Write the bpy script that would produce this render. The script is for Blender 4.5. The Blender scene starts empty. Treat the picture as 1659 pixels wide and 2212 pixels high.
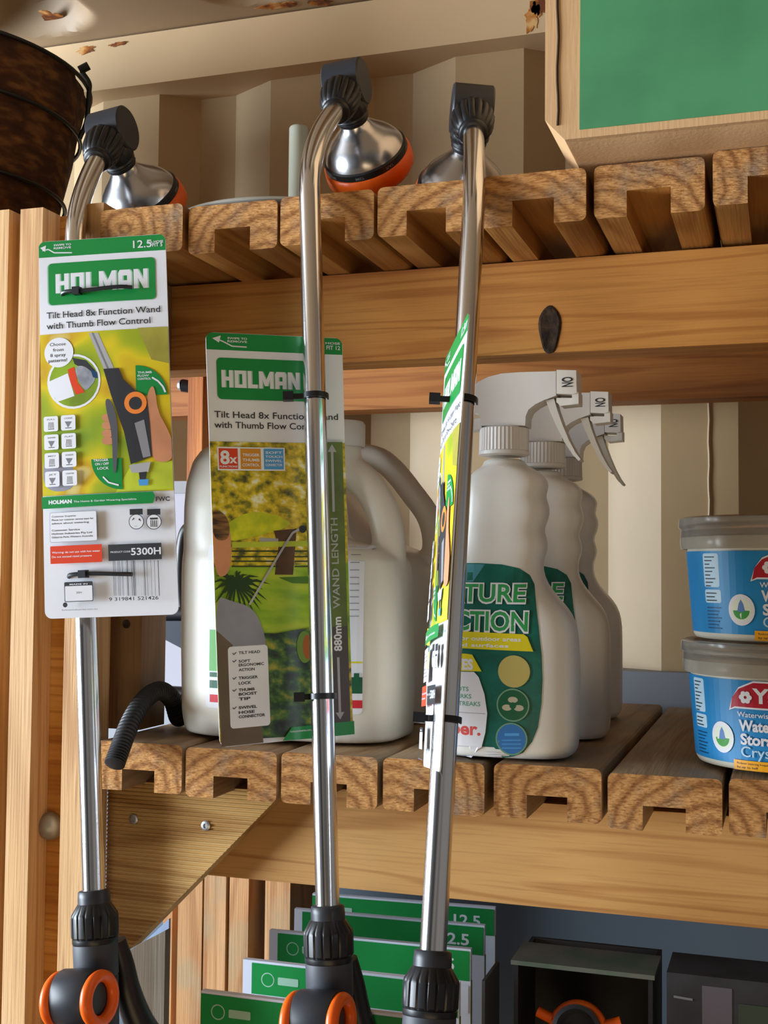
import bpy, bmesh, math, random
from mathutils import Vector, Matrix
random.seed(7)
PI = math.pi
# ---------------------------------------------------------------- camera
SC = bpy.context.scene
COL = SC.collection
F_PX, YAW, PITCH, ROLL = 2632.0, math.radians(18.26), math.radians(2.736), math.radians(.53)
CAM = Vector((0, -1.017, .160))
_f = Vector((-math.sin(YAW)*math.cos(PITCH), math.cos(YAW)*math.cos(PITCH), math.sin(PITCH)))
_r0 = Vector((math.cos(YAW), math.sin(YAW), 0)); _u0 = _r0.cross(_f)
_r = _r0*math.cos(ROLL) + _u0*math.sin(ROLL); _u = _u0*math.cos(ROLL) - _r0*math.sin(ROLL)
cam = bpy.data.objects.new('camera', bpy.data.cameras.new('camera')); COL.objects.link(cam)
M = Matrix((( _r.x, _u.x, -_f.x, CAM.x), (_r.y, _u.y, -_f.y, CAM.y), (_r.z, _u.z, -_f.z, CAM.z), (0, 0, 0, 1)))
cam.matrix_world = M
cam.data.sensor_fit = 'VERTICAL'; cam.data.sensor_height = 36; cam.data.sensor_width = 27
cam.data.lens = 36*F_PX/2212; cam.data.clip_start = .01
cam.data.dof.use_dof = False
SC.camera = cam
# ---------------------------------------------------------------- light
SC.view_settings.view_transform = 'Standard'; SC.view_settings.look = 'None'
SC.view_settings.gamma = 1; SC.view_settings.use_curve_mapping = False
SC.view_settings.exposure = -0.04
w = bpy.data.worlds.new('world'); SC.world = w; w.use_nodes = True
WN = w.node_tree.nodes; WL = w.node_tree.links
bg = WN['Background']
tc = WN.new('ShaderNodeTexCoord'); nz = WN.new('ShaderNodeTexNoise'); nz.inputs['Scale'].default_value = 1.6; nz.inputs['Detail'].default_value = 3
rp = WN.new('ShaderNodeValToRGB'); WL.new(tc.outputs['Generated'], nz.inputs['Vector']); WL.new(nz.outputs['Fac'], rp.inputs['Fac'])
rp.color_ramp.elements[0].position = .38; rp.color_ramp.elements[0].color = (.05, .048, .048, 1)
rp.color_ramp.elements[1].position = .62; rp.color_ramp.elements[1].color = (.80, .76, .70, 1)
WL.new(rp.outputs['Color'], bg.inputs['Color']); bg.inputs['Strength'].default_value = .30

def area(name, loc, target, sx, sy, power, color):
    l = bpy.data.lights.new(name, 'AREA'); l.shape = 'RECTANGLE'; l.size = sx; l.size_y = sy; l.energy = power; l.color = color
    o = bpy.data.objects.new(name, l); COL.objects.link(o); o.location = loc
    d = Vector(target) - Vector(loc); o.rotation_euler = d.to_track_quat('-Z', 'Z').to_euler(); return o
# open container doors to the left of the camera, sky light
area('daylight_from_open_doors', (-3.1, -1.0, .15), (-.3, .1, .2), 1.2, 1.9, 275, (.80, .90, 1.0))
# warm daylight bounced from the ground in front of the shelves
area('bounce_from_yard', (.5, -2.6, -1.1), (-.3, 0, .3), 2.2, 1.0, 20, (1.0, .73, .42))

# ---------------------------------------------------------------- helpers
def ray(px, py): return _f + _r*((px-829.5)/F_PX) - _u*((py-1106)/F_PX)
def at(px, py, Y=None, Z=None, D=None):
    """a point seen at (px, py) of the survey photo, on plane Y, plane Z or at depth D"""
    v = ray(px, py)
    if D is not None: return CAM + v*D
    if Y is not None: return CAM + v*((Y-CAM.y)/v.y)
    return CAM + v*((Z-CAM.z)/v.z)
def lin(c):
    if isinstance(c, str):
        c = [int(c[i:i+2], 16)/255 for i in (0, 2, 4)]
    return tuple(((x/12.92) if x <= .04045 else ((x+.055)/1.055)**2.4) for x in c) + (1,)
MATS = {}
def mat(name, col, rough=.5, metal=0, spec=.5, trans=0, ior=1.45, coat=0, bump=0, bscale=60, noise=0, nscale=8, sss=0, alpha=1, col2=None, aniso=None):
    if name in MATS: return MATS[name]
    m = bpy.data.materials.new(name); m.use_nodes = True; MATS[name] = m
    N, L = m.node_tree.nodes, m.node_tree.links; b = N['Principled BSDF']
    c = lin(col); b.inputs['Base Color'].default_value = c
    b.inputs['Roughness'].default_value = rough; b.inputs['Metallic'].default_value = metal
    b.inputs['Specular IOR Level'].default_value = spec; b.inputs['Transmission Weight'].default_value = trans
    b.inputs['IOR'].default_value = ior; b.inputs['Coat Weight'].default_value = coat; b.inputs['Alpha'].default_value = alpha
    b.inputs['Subsurface Weight'].default_value = sss; b.inputs['Subsurface Scale'].default_value = .01
    t = N.new('ShaderNodeTexCoord')
    n = N.new('ShaderNodeTexNoise'); n.inputs['Scale'].default_value = nscale; n.inputs['Detail'].default_value = 4
    r = N.new('ShaderNodeValToRGB'); L.new(t.outputs['Object'], n.inputs['Vector']); L.new(n.outputs['Fac'], r.inputs['Fac'])
    k = noise or .03
    c2 = lin(col2) if col2 else tuple(x*(1-k*2) for x in c[:3]) + (1,)
    r.color_ramp.elements[0].position = .36; r.color_ramp.elements[0].color = c2
    r.color_ramp.elements[1].position = .64; r.color_ramp.elements[1].color = c
    L.new(r.outputs['Color'], b.inputs['Base Color'])
    if bump:
        n2 = N.new('ShaderNodeTexNoise'); n2.inputs['Scale'].default_value = bscale; n2.inputs['Detail'].default_value = 5
        if aniso:
            mp = N.new('ShaderNodeMapping'); mp.inputs['Scale'].default_value = aniso; L.new(t.outputs['Object'], mp.inputs['Vector']); L.new(mp.outputs['Vector'], n2.inputs['Vector'])
        else: L.new(t.outputs['Object'], n2.inputs['Vector'])
        bp = N.new('ShaderNodeBump'); bp.inputs['Strength'].default_value = bump; bp.inputs['Distance'].default_value = .002
        L.new(n2.outputs['Fac'], bp.inputs['Height']); L.new(bp.outputs['Normal'], b.inputs['Normal'])
    return m
def wood(name, light, mid, dark, axis='X', fine=1.0, rough=.62, ridges=0, stain=None):
    if name in MATS: return MATS[name]
    m = bpy.data.materials.new(name); m.use_nodes = True; MATS[name] = m
    N, L = m.node_tree.nodes, m.node_tree.links; b = N['Principled BSDF']; b.inputs['Roughness'].default_value = rough
    b.inputs['Specular IOR Level'].default_value = .35
    t = N.new('ShaderNodeTexCoord'); oi = N.new('ShaderNodeObjectInfo')
    ad = N.new('ShaderNodeVectorMath'); ad.operation = 'MULTIPLY_ADD'
    cx = N.new('ShaderNodeCombineXYZ')
    for i in range(3): L.new(oi.outputs['Random'], cx.inputs[i])
    L.new(cx.outputs[0], ad.inputs[0]); ad.inputs[1].default_value = (7, 5, 9); L.new(t.outputs['Object'], ad.inputs[2])
    def stretched(a, bb):
        mp = N.new('ShaderNodeMapping'); s = [bb, bb, bb]; s['XYZ'.index(axis)] = a
        mp.inputs['Scale'].default_value = s; L.new(ad.outputs[0], mp.inputs['Vector']); return mp
    # broad figure
    m1 = stretched(1.6, 9); n1 = N.new('ShaderNodeTexNoise'); n1.inputs['Scale'].default_value = 1; n1.inputs['Detail'].default_value = 3; n1.inputs['Distortion'].default_value = .6
    L.new(m1.outputs[0], n1.inputs['Vector'])
    # growth lines: sine of the distorted broad figure
    m2 = stretched(1.0, 10*fine); n2 = N.new('ShaderNodeTexNoise'); n2.inputs['Scale'].default_value = 1; n2.inputs['Detail'].default_value = 1.5
    L.new(m2.outputs[0], n2.inputs['Vector'])
    mu = N.new('ShaderNodeMath'); mu.operation = 'MULTIPLY'; mu.inputs[1].default_value = 60; L.new(n2.outputs['Fac'], mu.inputs[0])
    si = N.new('ShaderNodeMath'); si.operation = 'SINE'; L.new(mu.outputs[0], si.inputs[0])
    # fibres
    m3 = stretched(12, 420); n3 = N.new('ShaderNodeTexNoise'); n3.inputs['Scale'].default_value = 1; n3.inputs['Detail'].default_value = 3
    L.new(m3.outputs[0], n3.inputs['Vector'])
    r1 = N.new('ShaderNodeValToRGB'); e = r1.color_ramp.elements
    e[0].position = .32; e[0].color = lin(dark); e[1].position = .68; e[1].color = lin(light)
    x = e.new(.5); x.color = lin(mid); L.new(n1.outputs['Fac'], r1.inputs['Fac'])
    mx = N.new('ShaderNodeMix'); mx.data_type = 'RGBA'; mx.blend_type = 'MULTIPLY'
    mr = N.new('ShaderNodeMapRange'); mr.inputs[1].default_value = .35; mr.inputs[2].default_value = 1; mr.inputs[3].default_value = 0; mr.inputs[4].default_value = .55
    L.new(si.outputs[0], mr.inputs[0]); L.new(mr.outputs[0], mx.inputs['Factor']); L.new(r1.outputs[0], mx.inputs['A']); mx.inputs['B'].default_value = (.60, .43, .29, 1)
    m4 = N.new('ShaderNodeMix'); m4.data_type = 'RGBA'; m4.blend_type = 'MULTIPLY'
    mr2 = N.new('ShaderNodeMapRange'); mr2.inputs[1].default_value = .5; mr2.inputs[2].default_value = .75; mr2.inputs[4].default_value = .5
    L.new(n3.outputs['Fac'], mr2.inputs[0]); L.new(mr2.outputs[0], m4.inputs['Factor']); L.new(mx.outputs['Result'], m4.inputs['A']); m4.inputs['B'].default_value = (.6, .5, .42, 1)
    out = m4.outputs['Result']
    if stain:                       # grey weathering blotches
        n5 = N.new('ShaderNodeTexNoise'); n5.inputs['Scale'].default_value = 14; n5.inputs['Detail'].default_value = 4; L.new(ad.outputs[0], n5.inputs['Vector'])
        mr5 = N.new('ShaderNodeMapRange'); mr5.inputs[1].default_value = .48; mr5.inputs[2].default_value = .68; mr5.inputs[4].default_value = .75; L.new(n5.outputs['Fac'], mr5.inputs[0])
        m5 = N.new('ShaderNodeMix'); m5.data_type = 'RGBA'; L.new(mr5.outputs[0], m5.inputs['Factor']); L.new(out, m5.inputs['A']); m5.inputs['B'].default_value = lin(stain); out = m5.outputs['Result']
    L.new(out, b.inputs['Base Color'])
    bp = N.new('ShaderNodeBump'); bp.inputs['Strength'].default_value = .35; bp.inputs['Distance'].default_value = .0012
    L.new(n3.outputs['Fac'], bp.inputs['Height']); L.new(bp.outputs[0], b.inputs['Normal'])
    return m
def endgrain(name, light, mid, dark, scale=95, grey='8b7a68'):
    m = bpy.data.materials.new(name); m.use_nodes = True; MATS[name] = m
    N, L = m.node_tree.nodes, m.node_tree.links; b = N['Principled BSDF']; b.inputs['Roughness'].default_value = .85; b.inputs['Specular IOR Level'].default_value = .2
    t = N.new('ShaderNodeTexCoord'); oi = N.new('ShaderNodeObjectInfo'); cx = N.new('ShaderNodeCombineXYZ')
    def k(mu_, add):
        a = N.new('ShaderNodeMath'); a.operation = 'MULTIPLY_ADD'; a.inputs[1].default_value = mu_; a.inputs[2].default_value = add; L.new(oi.outputs['Random'], a.inputs[0])
        f = N.new('ShaderNodeMath'); f.operation = 'FRACT'; L.new(a.outputs[0], f.inputs[0]); return f
    fx = k(7.3, .1); fz = k(13.7, .6)
    ax = N.new('ShaderNodeMapRange'); ax.inputs[3].default_value = -.08; ax.inputs[4].default_value = .08; L.new(fx.outputs[0], ax.inputs[0]); L.new(ax.outputs[0], cx.inputs[0])
    az = N.new('ShaderNodeMapRange'); az.inputs[3].default_value = .015; az.inputs[4].default_value = .11; L.new(fz.outputs[0], az.inputs[0]); L.new(az.outputs[0], cx.inputs[2])
    ad = N.new('ShaderNodeVectorMath'); ad.operation = 'ADD'; L.new(t.outputs['Object'], ad.inputs[0]); L.new(cx.outputs[0], ad.inputs[1])
    sp = N.new('ShaderNodeMapping'); sp.inputs['Scale'].default_value = (1, 0, 1); L.new(ad.outputs[0], sp.inputs['Vector'])
    ln = N.new('ShaderNodeVectorMath'); ln.operation = 'LENGTH'; L.new(sp.outputs[0], ln.inputs[0])
    n = N.new('ShaderNodeTexNoise'); n.inputs['Scale'].default_value = 22; n.inputs['Detail'].default_value = 2; L.new(ad.outputs[0], n.inputs['Vector'])
    a1 = N.new('ShaderNodeMath'); a1.operation = 'MULTIPLY_ADD'; a1.inputs[1].default_value = scale*5; L.new(ln.outputs['Value'], a1.inputs[0])
    a2 = N.new('ShaderNodeMath'); a2.operation = 'MULTIPLY'; a2.inputs[1].default_value = 11; L.new(n.outputs['Fac'], a2.inputs[0]); L.new(a2.outputs[0], a1.inputs[2])
    si = N.new('ShaderNodeMath'); si.operation = 'SINE'; L.new(a1.outputs[0], si.inputs[0])
    r = N.new('ShaderNodeValToRGB'); e = r.color_ramp.elements; e[0].position = 0; e[0].color = lin(light); e[1].position = 1; e[1].color = lin(dark); x = e.new(.75); x.color = lin(mid)
    mr = N.new('ShaderNodeMapRange'); mr.inputs[1].default_value = -1; mr.inputs[2].default_value = 1; L.new(si.outputs[0], mr.inputs[0]); L.new(mr.outputs[0], r.inputs['Fac'])
    # saw texture, horizontal
    mp = N.new('ShaderNodeMapping'); mp.inputs['Scale'].default_value = (160, 40, 620); L.new(ad.outputs[0], mp.inputs['Vector'])
    n3 = N.new('ShaderNodeTexNoise'); n3.inputs['Scale'].default_value = 1; n3.inputs['Detail'].default_value = 3; L.new(mp.outputs[0], n3.inputs['Vector'])
    n4 = N.new('ShaderNodeTexNoise'); n4.inputs['Scale'].default_value = 30; n4.inputs['Detail'].default_value = 4; L.new(ad.outputs[0], n4.inputs['Vector'])
    mx = N.new('ShaderNodeMix'); mx.data_type = 'RGBA'; m2 = N.new('ShaderNodeMapRange'); m2.inputs[1].default_value = .5; m2.inputs[2].default_value = .72; m2.inputs[4].default_value = .7
    L.new(n4.outputs['Fac'], m2.inputs[0]); L.new(m2.outputs[0], mx.inputs['Factor']); L.new(r.outputs[0], mx.inputs['A']); mx.inputs['B'].default_value = lin(grey)
    my = N.new('ShaderNodeMix'); my.data_type = 'RGBA'; my.blend_type = 'MULTIPLY'; m3 = N.new('ShaderNodeMapRange'); m3.inputs[1].default_value = .45; m3.inputs[2].default_value = .7; m3.inputs[4].default_value = .85
    L.new(n3.outputs['Fac'], m3.inputs[0]); L.new(m3.outputs[0], my.inputs['Factor']); L.new(mx.outputs['Result'], my.inputs['A']); my.inputs['B'].default_value = (.48, .37, .27, 1)
    L.new(my.outputs['Result'], b.inputs['Base Color'])
    bp = N.new('ShaderNodeBump'); bp.inputs['Strength'].default_value = .8; bp.inputs['Distance'].default_value = .002; L.new(n3.outputs['Fac'], bp.inputs['Height']); L.new(bp.outputs[0], b.inputs['Normal'])
    return m
def ramp_mat(name, scale, stops, rough=.4, detail=3, stretch=(1, 1, 1), bump=0):
    """printed picture or cast surface: noise through a colour ramp"""
    if name in MATS: return MATS[name]
    m = bpy.data.materials.new(name); m.use_nodes = True; MATS[name] = m
    N, L = m.node_tree.nodes, m.node_tree.links; b = N['Principled BSDF']; b.inputs['Roughness'].default_value = rough
    t = N.new('ShaderNodeTexCoord'); mp = N.new('ShaderNodeMapping'); mp.inputs['Scale'].default_value = stretch
    n = N.new('ShaderNodeTexNoise'); n.inputs['Scale'].default_value = scale; n.inputs['Detail'].default_value = detail
    r = N.new('ShaderNodeValToRGB'); L.new(t.outputs['Object'], mp.inputs[0]); L.new(mp.outputs[0], n.inputs['Vector']); L.new(n.outputs['Fac'], r.inputs['Fac'])
    e = r.color_ramp.elements
    e[0].position = stops[0][0]; e[0].color = lin(stops[0][1]); e[1].position = stops[-1][0]; e[1].color = lin(stops[-1][1])
    for p, c in stops[1:-1]:
        x = e.new(p); x.color = lin(c)
    L.new(r.outputs[0], b.inputs['Base Color'])
    if bump:
        bp = N.new('ShaderNodeBump'); bp.inputs['Strength'].default_value = bump; bp.inputs['Distance'].default_value = .003; L.new(n.outputs['Fac'], bp.inputs['Height']); L.new(bp.outputs[0], b.inputs['Normal'])
    return m

# palette
W_END = endgrain('end_grain', 'c4925a', 'b07e4a', '94653a')
W_SLAT = wood('slat_pine', 'b89c78', 'a3835f', '86694a', 'Y', stain='8d8270')
W_SLAT_UP = wood('slat_pine_clean', 'c08a48', 'a87438', '855726', 'Y')
W_BEAM = wood('beam_pine', 'd89a4e', 'bf803e', '965c26', 'X', fine=2.2)
W_BEAM_LOW = wood('beam_pine_pale', 'cf9f60', 'bd8a4c', 'a06e38', 'X', fine=2.0)
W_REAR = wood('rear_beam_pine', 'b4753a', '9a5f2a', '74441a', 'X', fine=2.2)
W_POST = wood('post_pine', 'd4ae80', 'c9a06e', 'b38856', 'Z', fine=1.5)
W_PANEL = wood('panel_pine', 'c8924a', 'b67c35', '9a6326', 'X', fine=2.5)
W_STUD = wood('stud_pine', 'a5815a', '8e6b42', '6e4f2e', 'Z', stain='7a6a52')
W_PALING = wood('paling_pine', 'd0a578', 'b98a5a', '9c6c40', 'Z', stain='a08a68')
W_DECK = wood('decking_board', 'e4c890', 'd6b478', 'b8945a', 'X')
CHROME = mat('chrome', 'dcdcde', rough=.17, metal=1, noise=.01)
BRUSHED = mat('brushed_steel', 'bcbcc0', rough=.24, metal=1, noise=.02)
BLACK = mat('black_plastic', '17191d', rough=.38)
CHAR = mat('charcoal_plastic', '2b2e35', rough=.42)
CHARD = mat('charcoal_matt', '3a3d45', rough=.55)
ORANGE = mat('orange_plastic', 'f2640f', rough=.35)
WHITEP = mat('white_plastic', 'e6e5e0', rough=.32, sss=.15)
WHITEC = mat('card_white', 'e4e6ee', rough=.42)
CREAM = mat('cream_plastic', 'dcd6c4', rough=.4, sss=.1)
GREEN = mat('print_green', '12893f', rough=.38)
DGREEN = mat('print_dark_green', '0a5a3a', rough=.4)
TEALG = mat('print_teal_green', '10685a', rough=.4, col2='0b5548', noise=.1, nscale=60)
INK = mat('print_ink', '2a2b30', rough=.5)
GREYINK = mat('print_grey', '77797f', rough=.5)
RED = mat('print_red', 'd8401c', rough=.4)
CRIM = mat('print_crimson', 'b01028', rough=.4)
YEL = mat('print_yellow', 'e0d21a', rough=.4)
AMB = mat('print_amber', 'f0a814', rough=.4)
BLUE = mat('print_blue', '1e86c4', rough=.4)
LBLUE = mat('print_light_blue', '4d9cdc', rough=.4)
NAVY = mat('print_navy', '12406a', rough=.4)
SKIN = mat('print_skin', 'd29069', rough=.45, noise=.12, nscale=25)
HAIR = ramp_mat('print_hair', 90, [(.35, '3a2412'), (.65, '94683a')], stretch=(.4, 1, 4))
SHIRT = mat('print_shirt', '8f909c', rough=.45, noise=.1, nscale=30)
FOLI = ramp_mat('print_foliage_blur', 17, [(.34, '7e9a22'), (.45, 'a8b018'), (.52, 'd8c21c'), (.6, 'c8a018'), (.68, 'e4e4a8')], detail=1.5)
TREE = ramp_mat('print_autumn_tree', 130, [(.32, '4a4414'), (.42, '8a8414'), (.5, 'c4ac12'), (.58, 'dcc420'), (.7, 'eeeed0')], detail=5, stretch=(.6, 1, 1))
LAWN = ramp_mat('print_lawn', 30, [(.35, '6f9a16'), (.5, '93b81c'), (.65, 'b4c82c')], stretch=(.3, 1, 2))
BUSH = ramp_mat('print_shrubs', 95, [(.36, '141c12'), (.48, '26431f'), (.56, '4a7028'), (.68, 'a09a2e')], detail=5, stretch=(.6, 1, 1))
PALMG = mat('print_palm', '203c14', rough=.4)
LEAFY = ramp_mat('print_bright_leaves', 80, [(.35, 'a8b808'), (.65, 'd8d818')])
TRUNK = mat('print_trunk', '5c4024', rough=.5, noise=.15, nscale=60)
FENCEP = mat('print_fence', '2c3a14', rough=.5)
SILVERP = mat('print_silver', 'b4b4b8', rough=.4, noise=.1)
COIR = ramp_mat('coir_fibre', 55, [(.3, '2a160a'), (.5, '4a2a14'), (.7, '7a5226')], rough=.95, detail=6, stretch=(.5, .5, 1.5), bump=.9)
WIRE = mat('black_wire', '14181a', rough=.45)
CARDB = mat('kraft_cardboard', 'cda476', rough=.8, bump=.15, bscale=300, aniso=(1, 1, .1), noise=.05)
CARDD = mat('cardboard_seam_line', '3c2a1c', rough=.9)  # dark line along the glued edge of the carton
GPANEL = mat('box_green_print', '4b8f60', rough=.62, col2='3f7f54', noise=.08, nscale=9, bump=.12, bscale=25)
STEEL = mat('zinc_steel', 'b9bcc0', rough=.4, metal=.9)
HOSE = mat('black_rubber_hose', '26282c', rough=.5)
LID = mat('clear_lid_plastic', 'd9d6cd', rough=.18, trans=.75, ior=1.3)
CONT = mat('container_cream_paint', 'b49972', rough=.5, bump=.25, bscale=38, noise=.04, nscale=5)
RAILM = mat('container_rail_paint', 'd2b48c', rough=.5, noise=.05, nscale=4)
RUST = ramp_mat('rust_spots', 45, [(.42, '6a3410'), (.55, 'b06a1c'), (.68, 'd0a468')], rough=.9, bump=.4)

def newmesh(name, bm, mats, smooth=False, parent=None, loc=None):
    me = bpy.data.meshes.new(name)
    bmesh.ops.recalc_face_normals(bm, faces=bm.faces[:]) if not getattr(bm, '_nonorm', False) else None
    bm.to_mesh(me); bm.free()
    if not isinstance(mats, (list, tuple)): mats = [mats]
    for x in mats: me.materials.append(x)
    if smooth:
        for p in me.polygons: p.use_smooth = True
        try: me.set_sharp_from_angle(angle=math.radians(38 if smooth is True else smooth))
        except Exception: pass
    o = bpy.data.objects.new(name, me); COL.objects.link(o)
    if parent: o.parent = parent
    if loc is not None: o.location = loc
    return o
def thing(name, label, cat, loc=(0, 0, 0), group=None, rot=None):
    o = bpy.data.objects.new(name, None); COL.objects.link(o); o.empty_display_size = .02
    o.location = loc
    if rot is not None: o.rotation_euler = rot
    return tag(o, label, cat, group)
def tag(o, label=None, cat=None, group=None, kind=None):
    if label: o['label'] = label
    if cat: o['category'] = cat
    if group: o['group'] = group
    if kind: o['kind'] = kind
    return o
def bx(bm, lo, hi, mi=0):
    vs = [bm.verts.new((x, y, z)) for x in (lo[0], hi[0]) for y in (lo[1], hi[1]) for z in (lo[2], hi[2])]
    for q in ((0, 1, 3, 2), (4, 6, 7, 5), (0, 4, 5, 1), (2, 3, 7, 6), (0, 2, 6, 4), (1, 5, 7, 3)):
        f = bm.faces.new([vs[i] for i in q]); f.material_index = mi
    return vs
def bevel(bm, w_, seg=2, ang=.5):
    es = [e for e in bm.edges if len(e.link_faces) == 2 and e.calc_face_angle(0) > ang]
    bmesh.ops.bevel(bm, geom=es, offset=w_, segments=seg, profile=.6, affect='EDGES', clamp_overlap=True)
def box(name, lo, hi, m, parent=None, bev=.002, seg=2):
    c = Vector([(a+b)/2 for a, b in zip(lo, hi)]); c.z = min(lo[2], hi[2])
    lo = [min(a, b) for a, b in zip(lo, hi)]; hi = [max(lo[i], hi[i]) if hi[i] > lo[i] else hi[i] for i in range(3)]
    bm = bmesh.new(); bx(bm, Vector(lo)-c, Vector(hi)-c)
    if bev: bevel(bm, bev, seg)
    return newmesh(name, bm, m, True, parent, c)
def lathe(bm, prof, seg=32, mtx=None, mod=None, mi=0, cap=True):
    """prof: (r, z) pairs; mod(angle, i) multiplies the radius"""
    rings = []
    for i, (r, z) in enumerate(prof):
        ring = []
        for k in range(seg):
            a = 2*PI*k/seg; rr = r*(mod(a, i) if mod else 1)
            p = Vector((rr*math.cos(a), rr*math.sin(a), z)); ring.append(bm.verts.new(mtx @ p if mtx else p))
        rings.append(ring)
    for a, b in zip(rings, rings[1:]):
        for k in range(seg):
            f = bm.faces.new((a[k], a[(k+1) % seg], b[(k+1) % seg], b[k])); f.material_index = mi
    if cap:
        for ring, fl in ((rings[0], True), (rings[-1], False)):
            f = bm.faces.new(ring[::-1] if fl else ring); f.material_index = mi
    return rings
def tube(bm, pts, r, seg=16, mod=None, cap=True, mi=0):
    """sweep a circle of radius r (number or function of i) along points"""
    pts = [Vector(p) for p in pts]; n = len(pts); rings = []; up = None
    for i, p in enumerate(pts):
        t = (pts[min(i+1, n-1)] - pts[max(i-1, 0)]).normalized()
        if up is None:
            up = Vector((0, 0, 1)) if abs(t.z) < .9 else Vector((1, 0, 0))
        s = t.cross(up).normalized(); up = s.cross(t).normalized()
        rr = r(i) if callable(r) else r
        rings.append([bm.verts.new(p + (s*math.cos(2*PI*k/seg) + up*math.sin(2*PI*k/seg))*rr) for k in range(seg)])
    for a, b in zip(rings, rings[1:]):
        for k in range(seg):
            f = bm.faces.new((a[k], a[(k+1) % seg], b[(k+1) % seg], b[k])); f.material_index = mi
    if cap:
        bm.faces.new(rings[0][::-1]).material_index = mi; bm.faces.new(rings[-1]).material_index = mi
def spline(pts, n=10):
    """Catmull-Rom through pts"""
    pts = [Vector(p) for p in pts]; P = [pts[0]*2-pts[1]] + pts + [pts[-1]*2-pts[-2]]; out = []
    for i in range(1, len(P)-2):
        for k in range(n):
            t = k/n; a, b, c, d = P[i-1:i+3]
            out.append(.5*((2*b) + (c-a)*t + (2*a-5*b+4*c-d)*t*t + (3*b-a-3*c+d)*t**3))
    out.append(pts[-1]); return out
def prism(bm, pts2, y0, y1, mi=0):
    """extrude an XZ outline from y0 to y1"""
    a = [bm.verts.new((p[0], y0, p[1])) for p in pts2]; b = [bm.verts.new((p[0], y1, p[1])) for p in pts2]
    n = len(a); fs = [bm.faces.new(a), bm.faces.new(b[::-1])]
    for i in range(n): fs.append(bm.faces.new((a[i], b[i], b[(i+1) % n], a[(i+1) % n])))
    for f in fs: f.material_index = mi
    return fs
def torus(bm, R_, r_, mtx, segs=40, s2=12, ell=1.0, mi=0):
    rings = []
    for i in range(segs):
        a = 2*PI*i/segs
        rings.append([bm.verts.new(mtx @ Vector(((R_+r_*math.cos(b))*math.cos(a), (R_+r_*math.cos(b))*math.sin(a)*ell, r_*math.sin(b)))) for b in [2*PI*j/s2 for j in range(s2)]])
    for i in range(segs):
        A, B = rings[i], rings[(i+1) % segs]
        for j in range(s2):
            bm.faces.new((A[j], B[j], B[(j+1) % s2], A[(j+1) % s2])).material_index = mi

# ---------------------------------------------------------------- printing on surfaces
_tx = {}
def text_geo(s, bold=0.0):
    k = (s, bold)
    if k not in _tx:
        cu = bpy.data.curves.new('lettering', 'FONT'); cu.body = s; cu.size = 1; cu.offset = bold; cu.resolution_u = 3
        cu.space_line = 1
        o = bpy.data.objects.new('lettering', cu); COL.objects.link(o)
        dg = bpy.context.evaluated_depsgraph_get(); me = bpy.data.meshes.new_from_object(o.evaluated_get(dg))
        vs = [(v.co.x, v.co.y) for v in me.vertices]; fs = [tuple(p.vertices) for p in me.polygons]
        bpy.data.objects.remove(o); bpy.data.curves.remove(cu); bpy.data.meshes.remove(me)
        x0 = min(v[0] for v in vs); x1 = max(v[0] for v in vs)
        _tx[k] = ([((x-x0)/(x1-x0), y) for x, y in vs], fs, x1-x0)
    return _tx[k]
BLOCK = {'H': [[(0, 0), (.3, 0), (.3, .4), (.6, .4), (.6, 0), (.9, 0), (.9, 1), (.6, 1), (.6, .62), (.3, .62), (.3, 1), (0, 1)]],
 'O': [[(0, 0), (.9, 0), (.9, .2), (0, .2)], [(0, .8), (.9, .8), (.9, 1), (0, 1)], [(0, .2), (.3, .2), (.3, .8), (0, .8)], [(.6, .2), (.9, .2), (.9, .8), (.6, .8)]],
 'L': [[(0, 0), (.75, 0), (.75, .22), (.3, .22), (.3, 1), (0, 1)]],
 'M': [[(0, 0), (.27, 0), (.27, .55), (.45, .15), (.7, .15), (.88, .55), (.88, 0), (1.15, 0), (1.15, 1), (.88, 1), (.575, .5), (.27, 1), (0, 1)]],
 'A': [[(0, 0), (.3, 0), (.3, .85), (0, .85)], [(.6, 0), (.9, 0), (.9, .85), (.6, .85)], [(.3, .22), (.6, .22), (.6, .45), (.3, .45)], [(.3, .7), (.6, .7), (.6, .85), (.3, .85)], [(0, .85), (.9, .85), (.78, 1), (.12, 1)]],
 'N': [[(0, 0), (.28, 0), (.28, .55), (.64, 0), (.92, 0), (.92, 1), (.64, 1), (.64, .45), (.28, 1), (0, 1)]]}
SOFT = {'print_skin', 'print_hair', 'print_shirt', 'print_bright_leaves', 'print_olive', 'print_lilac', 'print_lime', 'print_steel', 'print_dark_grey', 'print_mid_green'}
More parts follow.
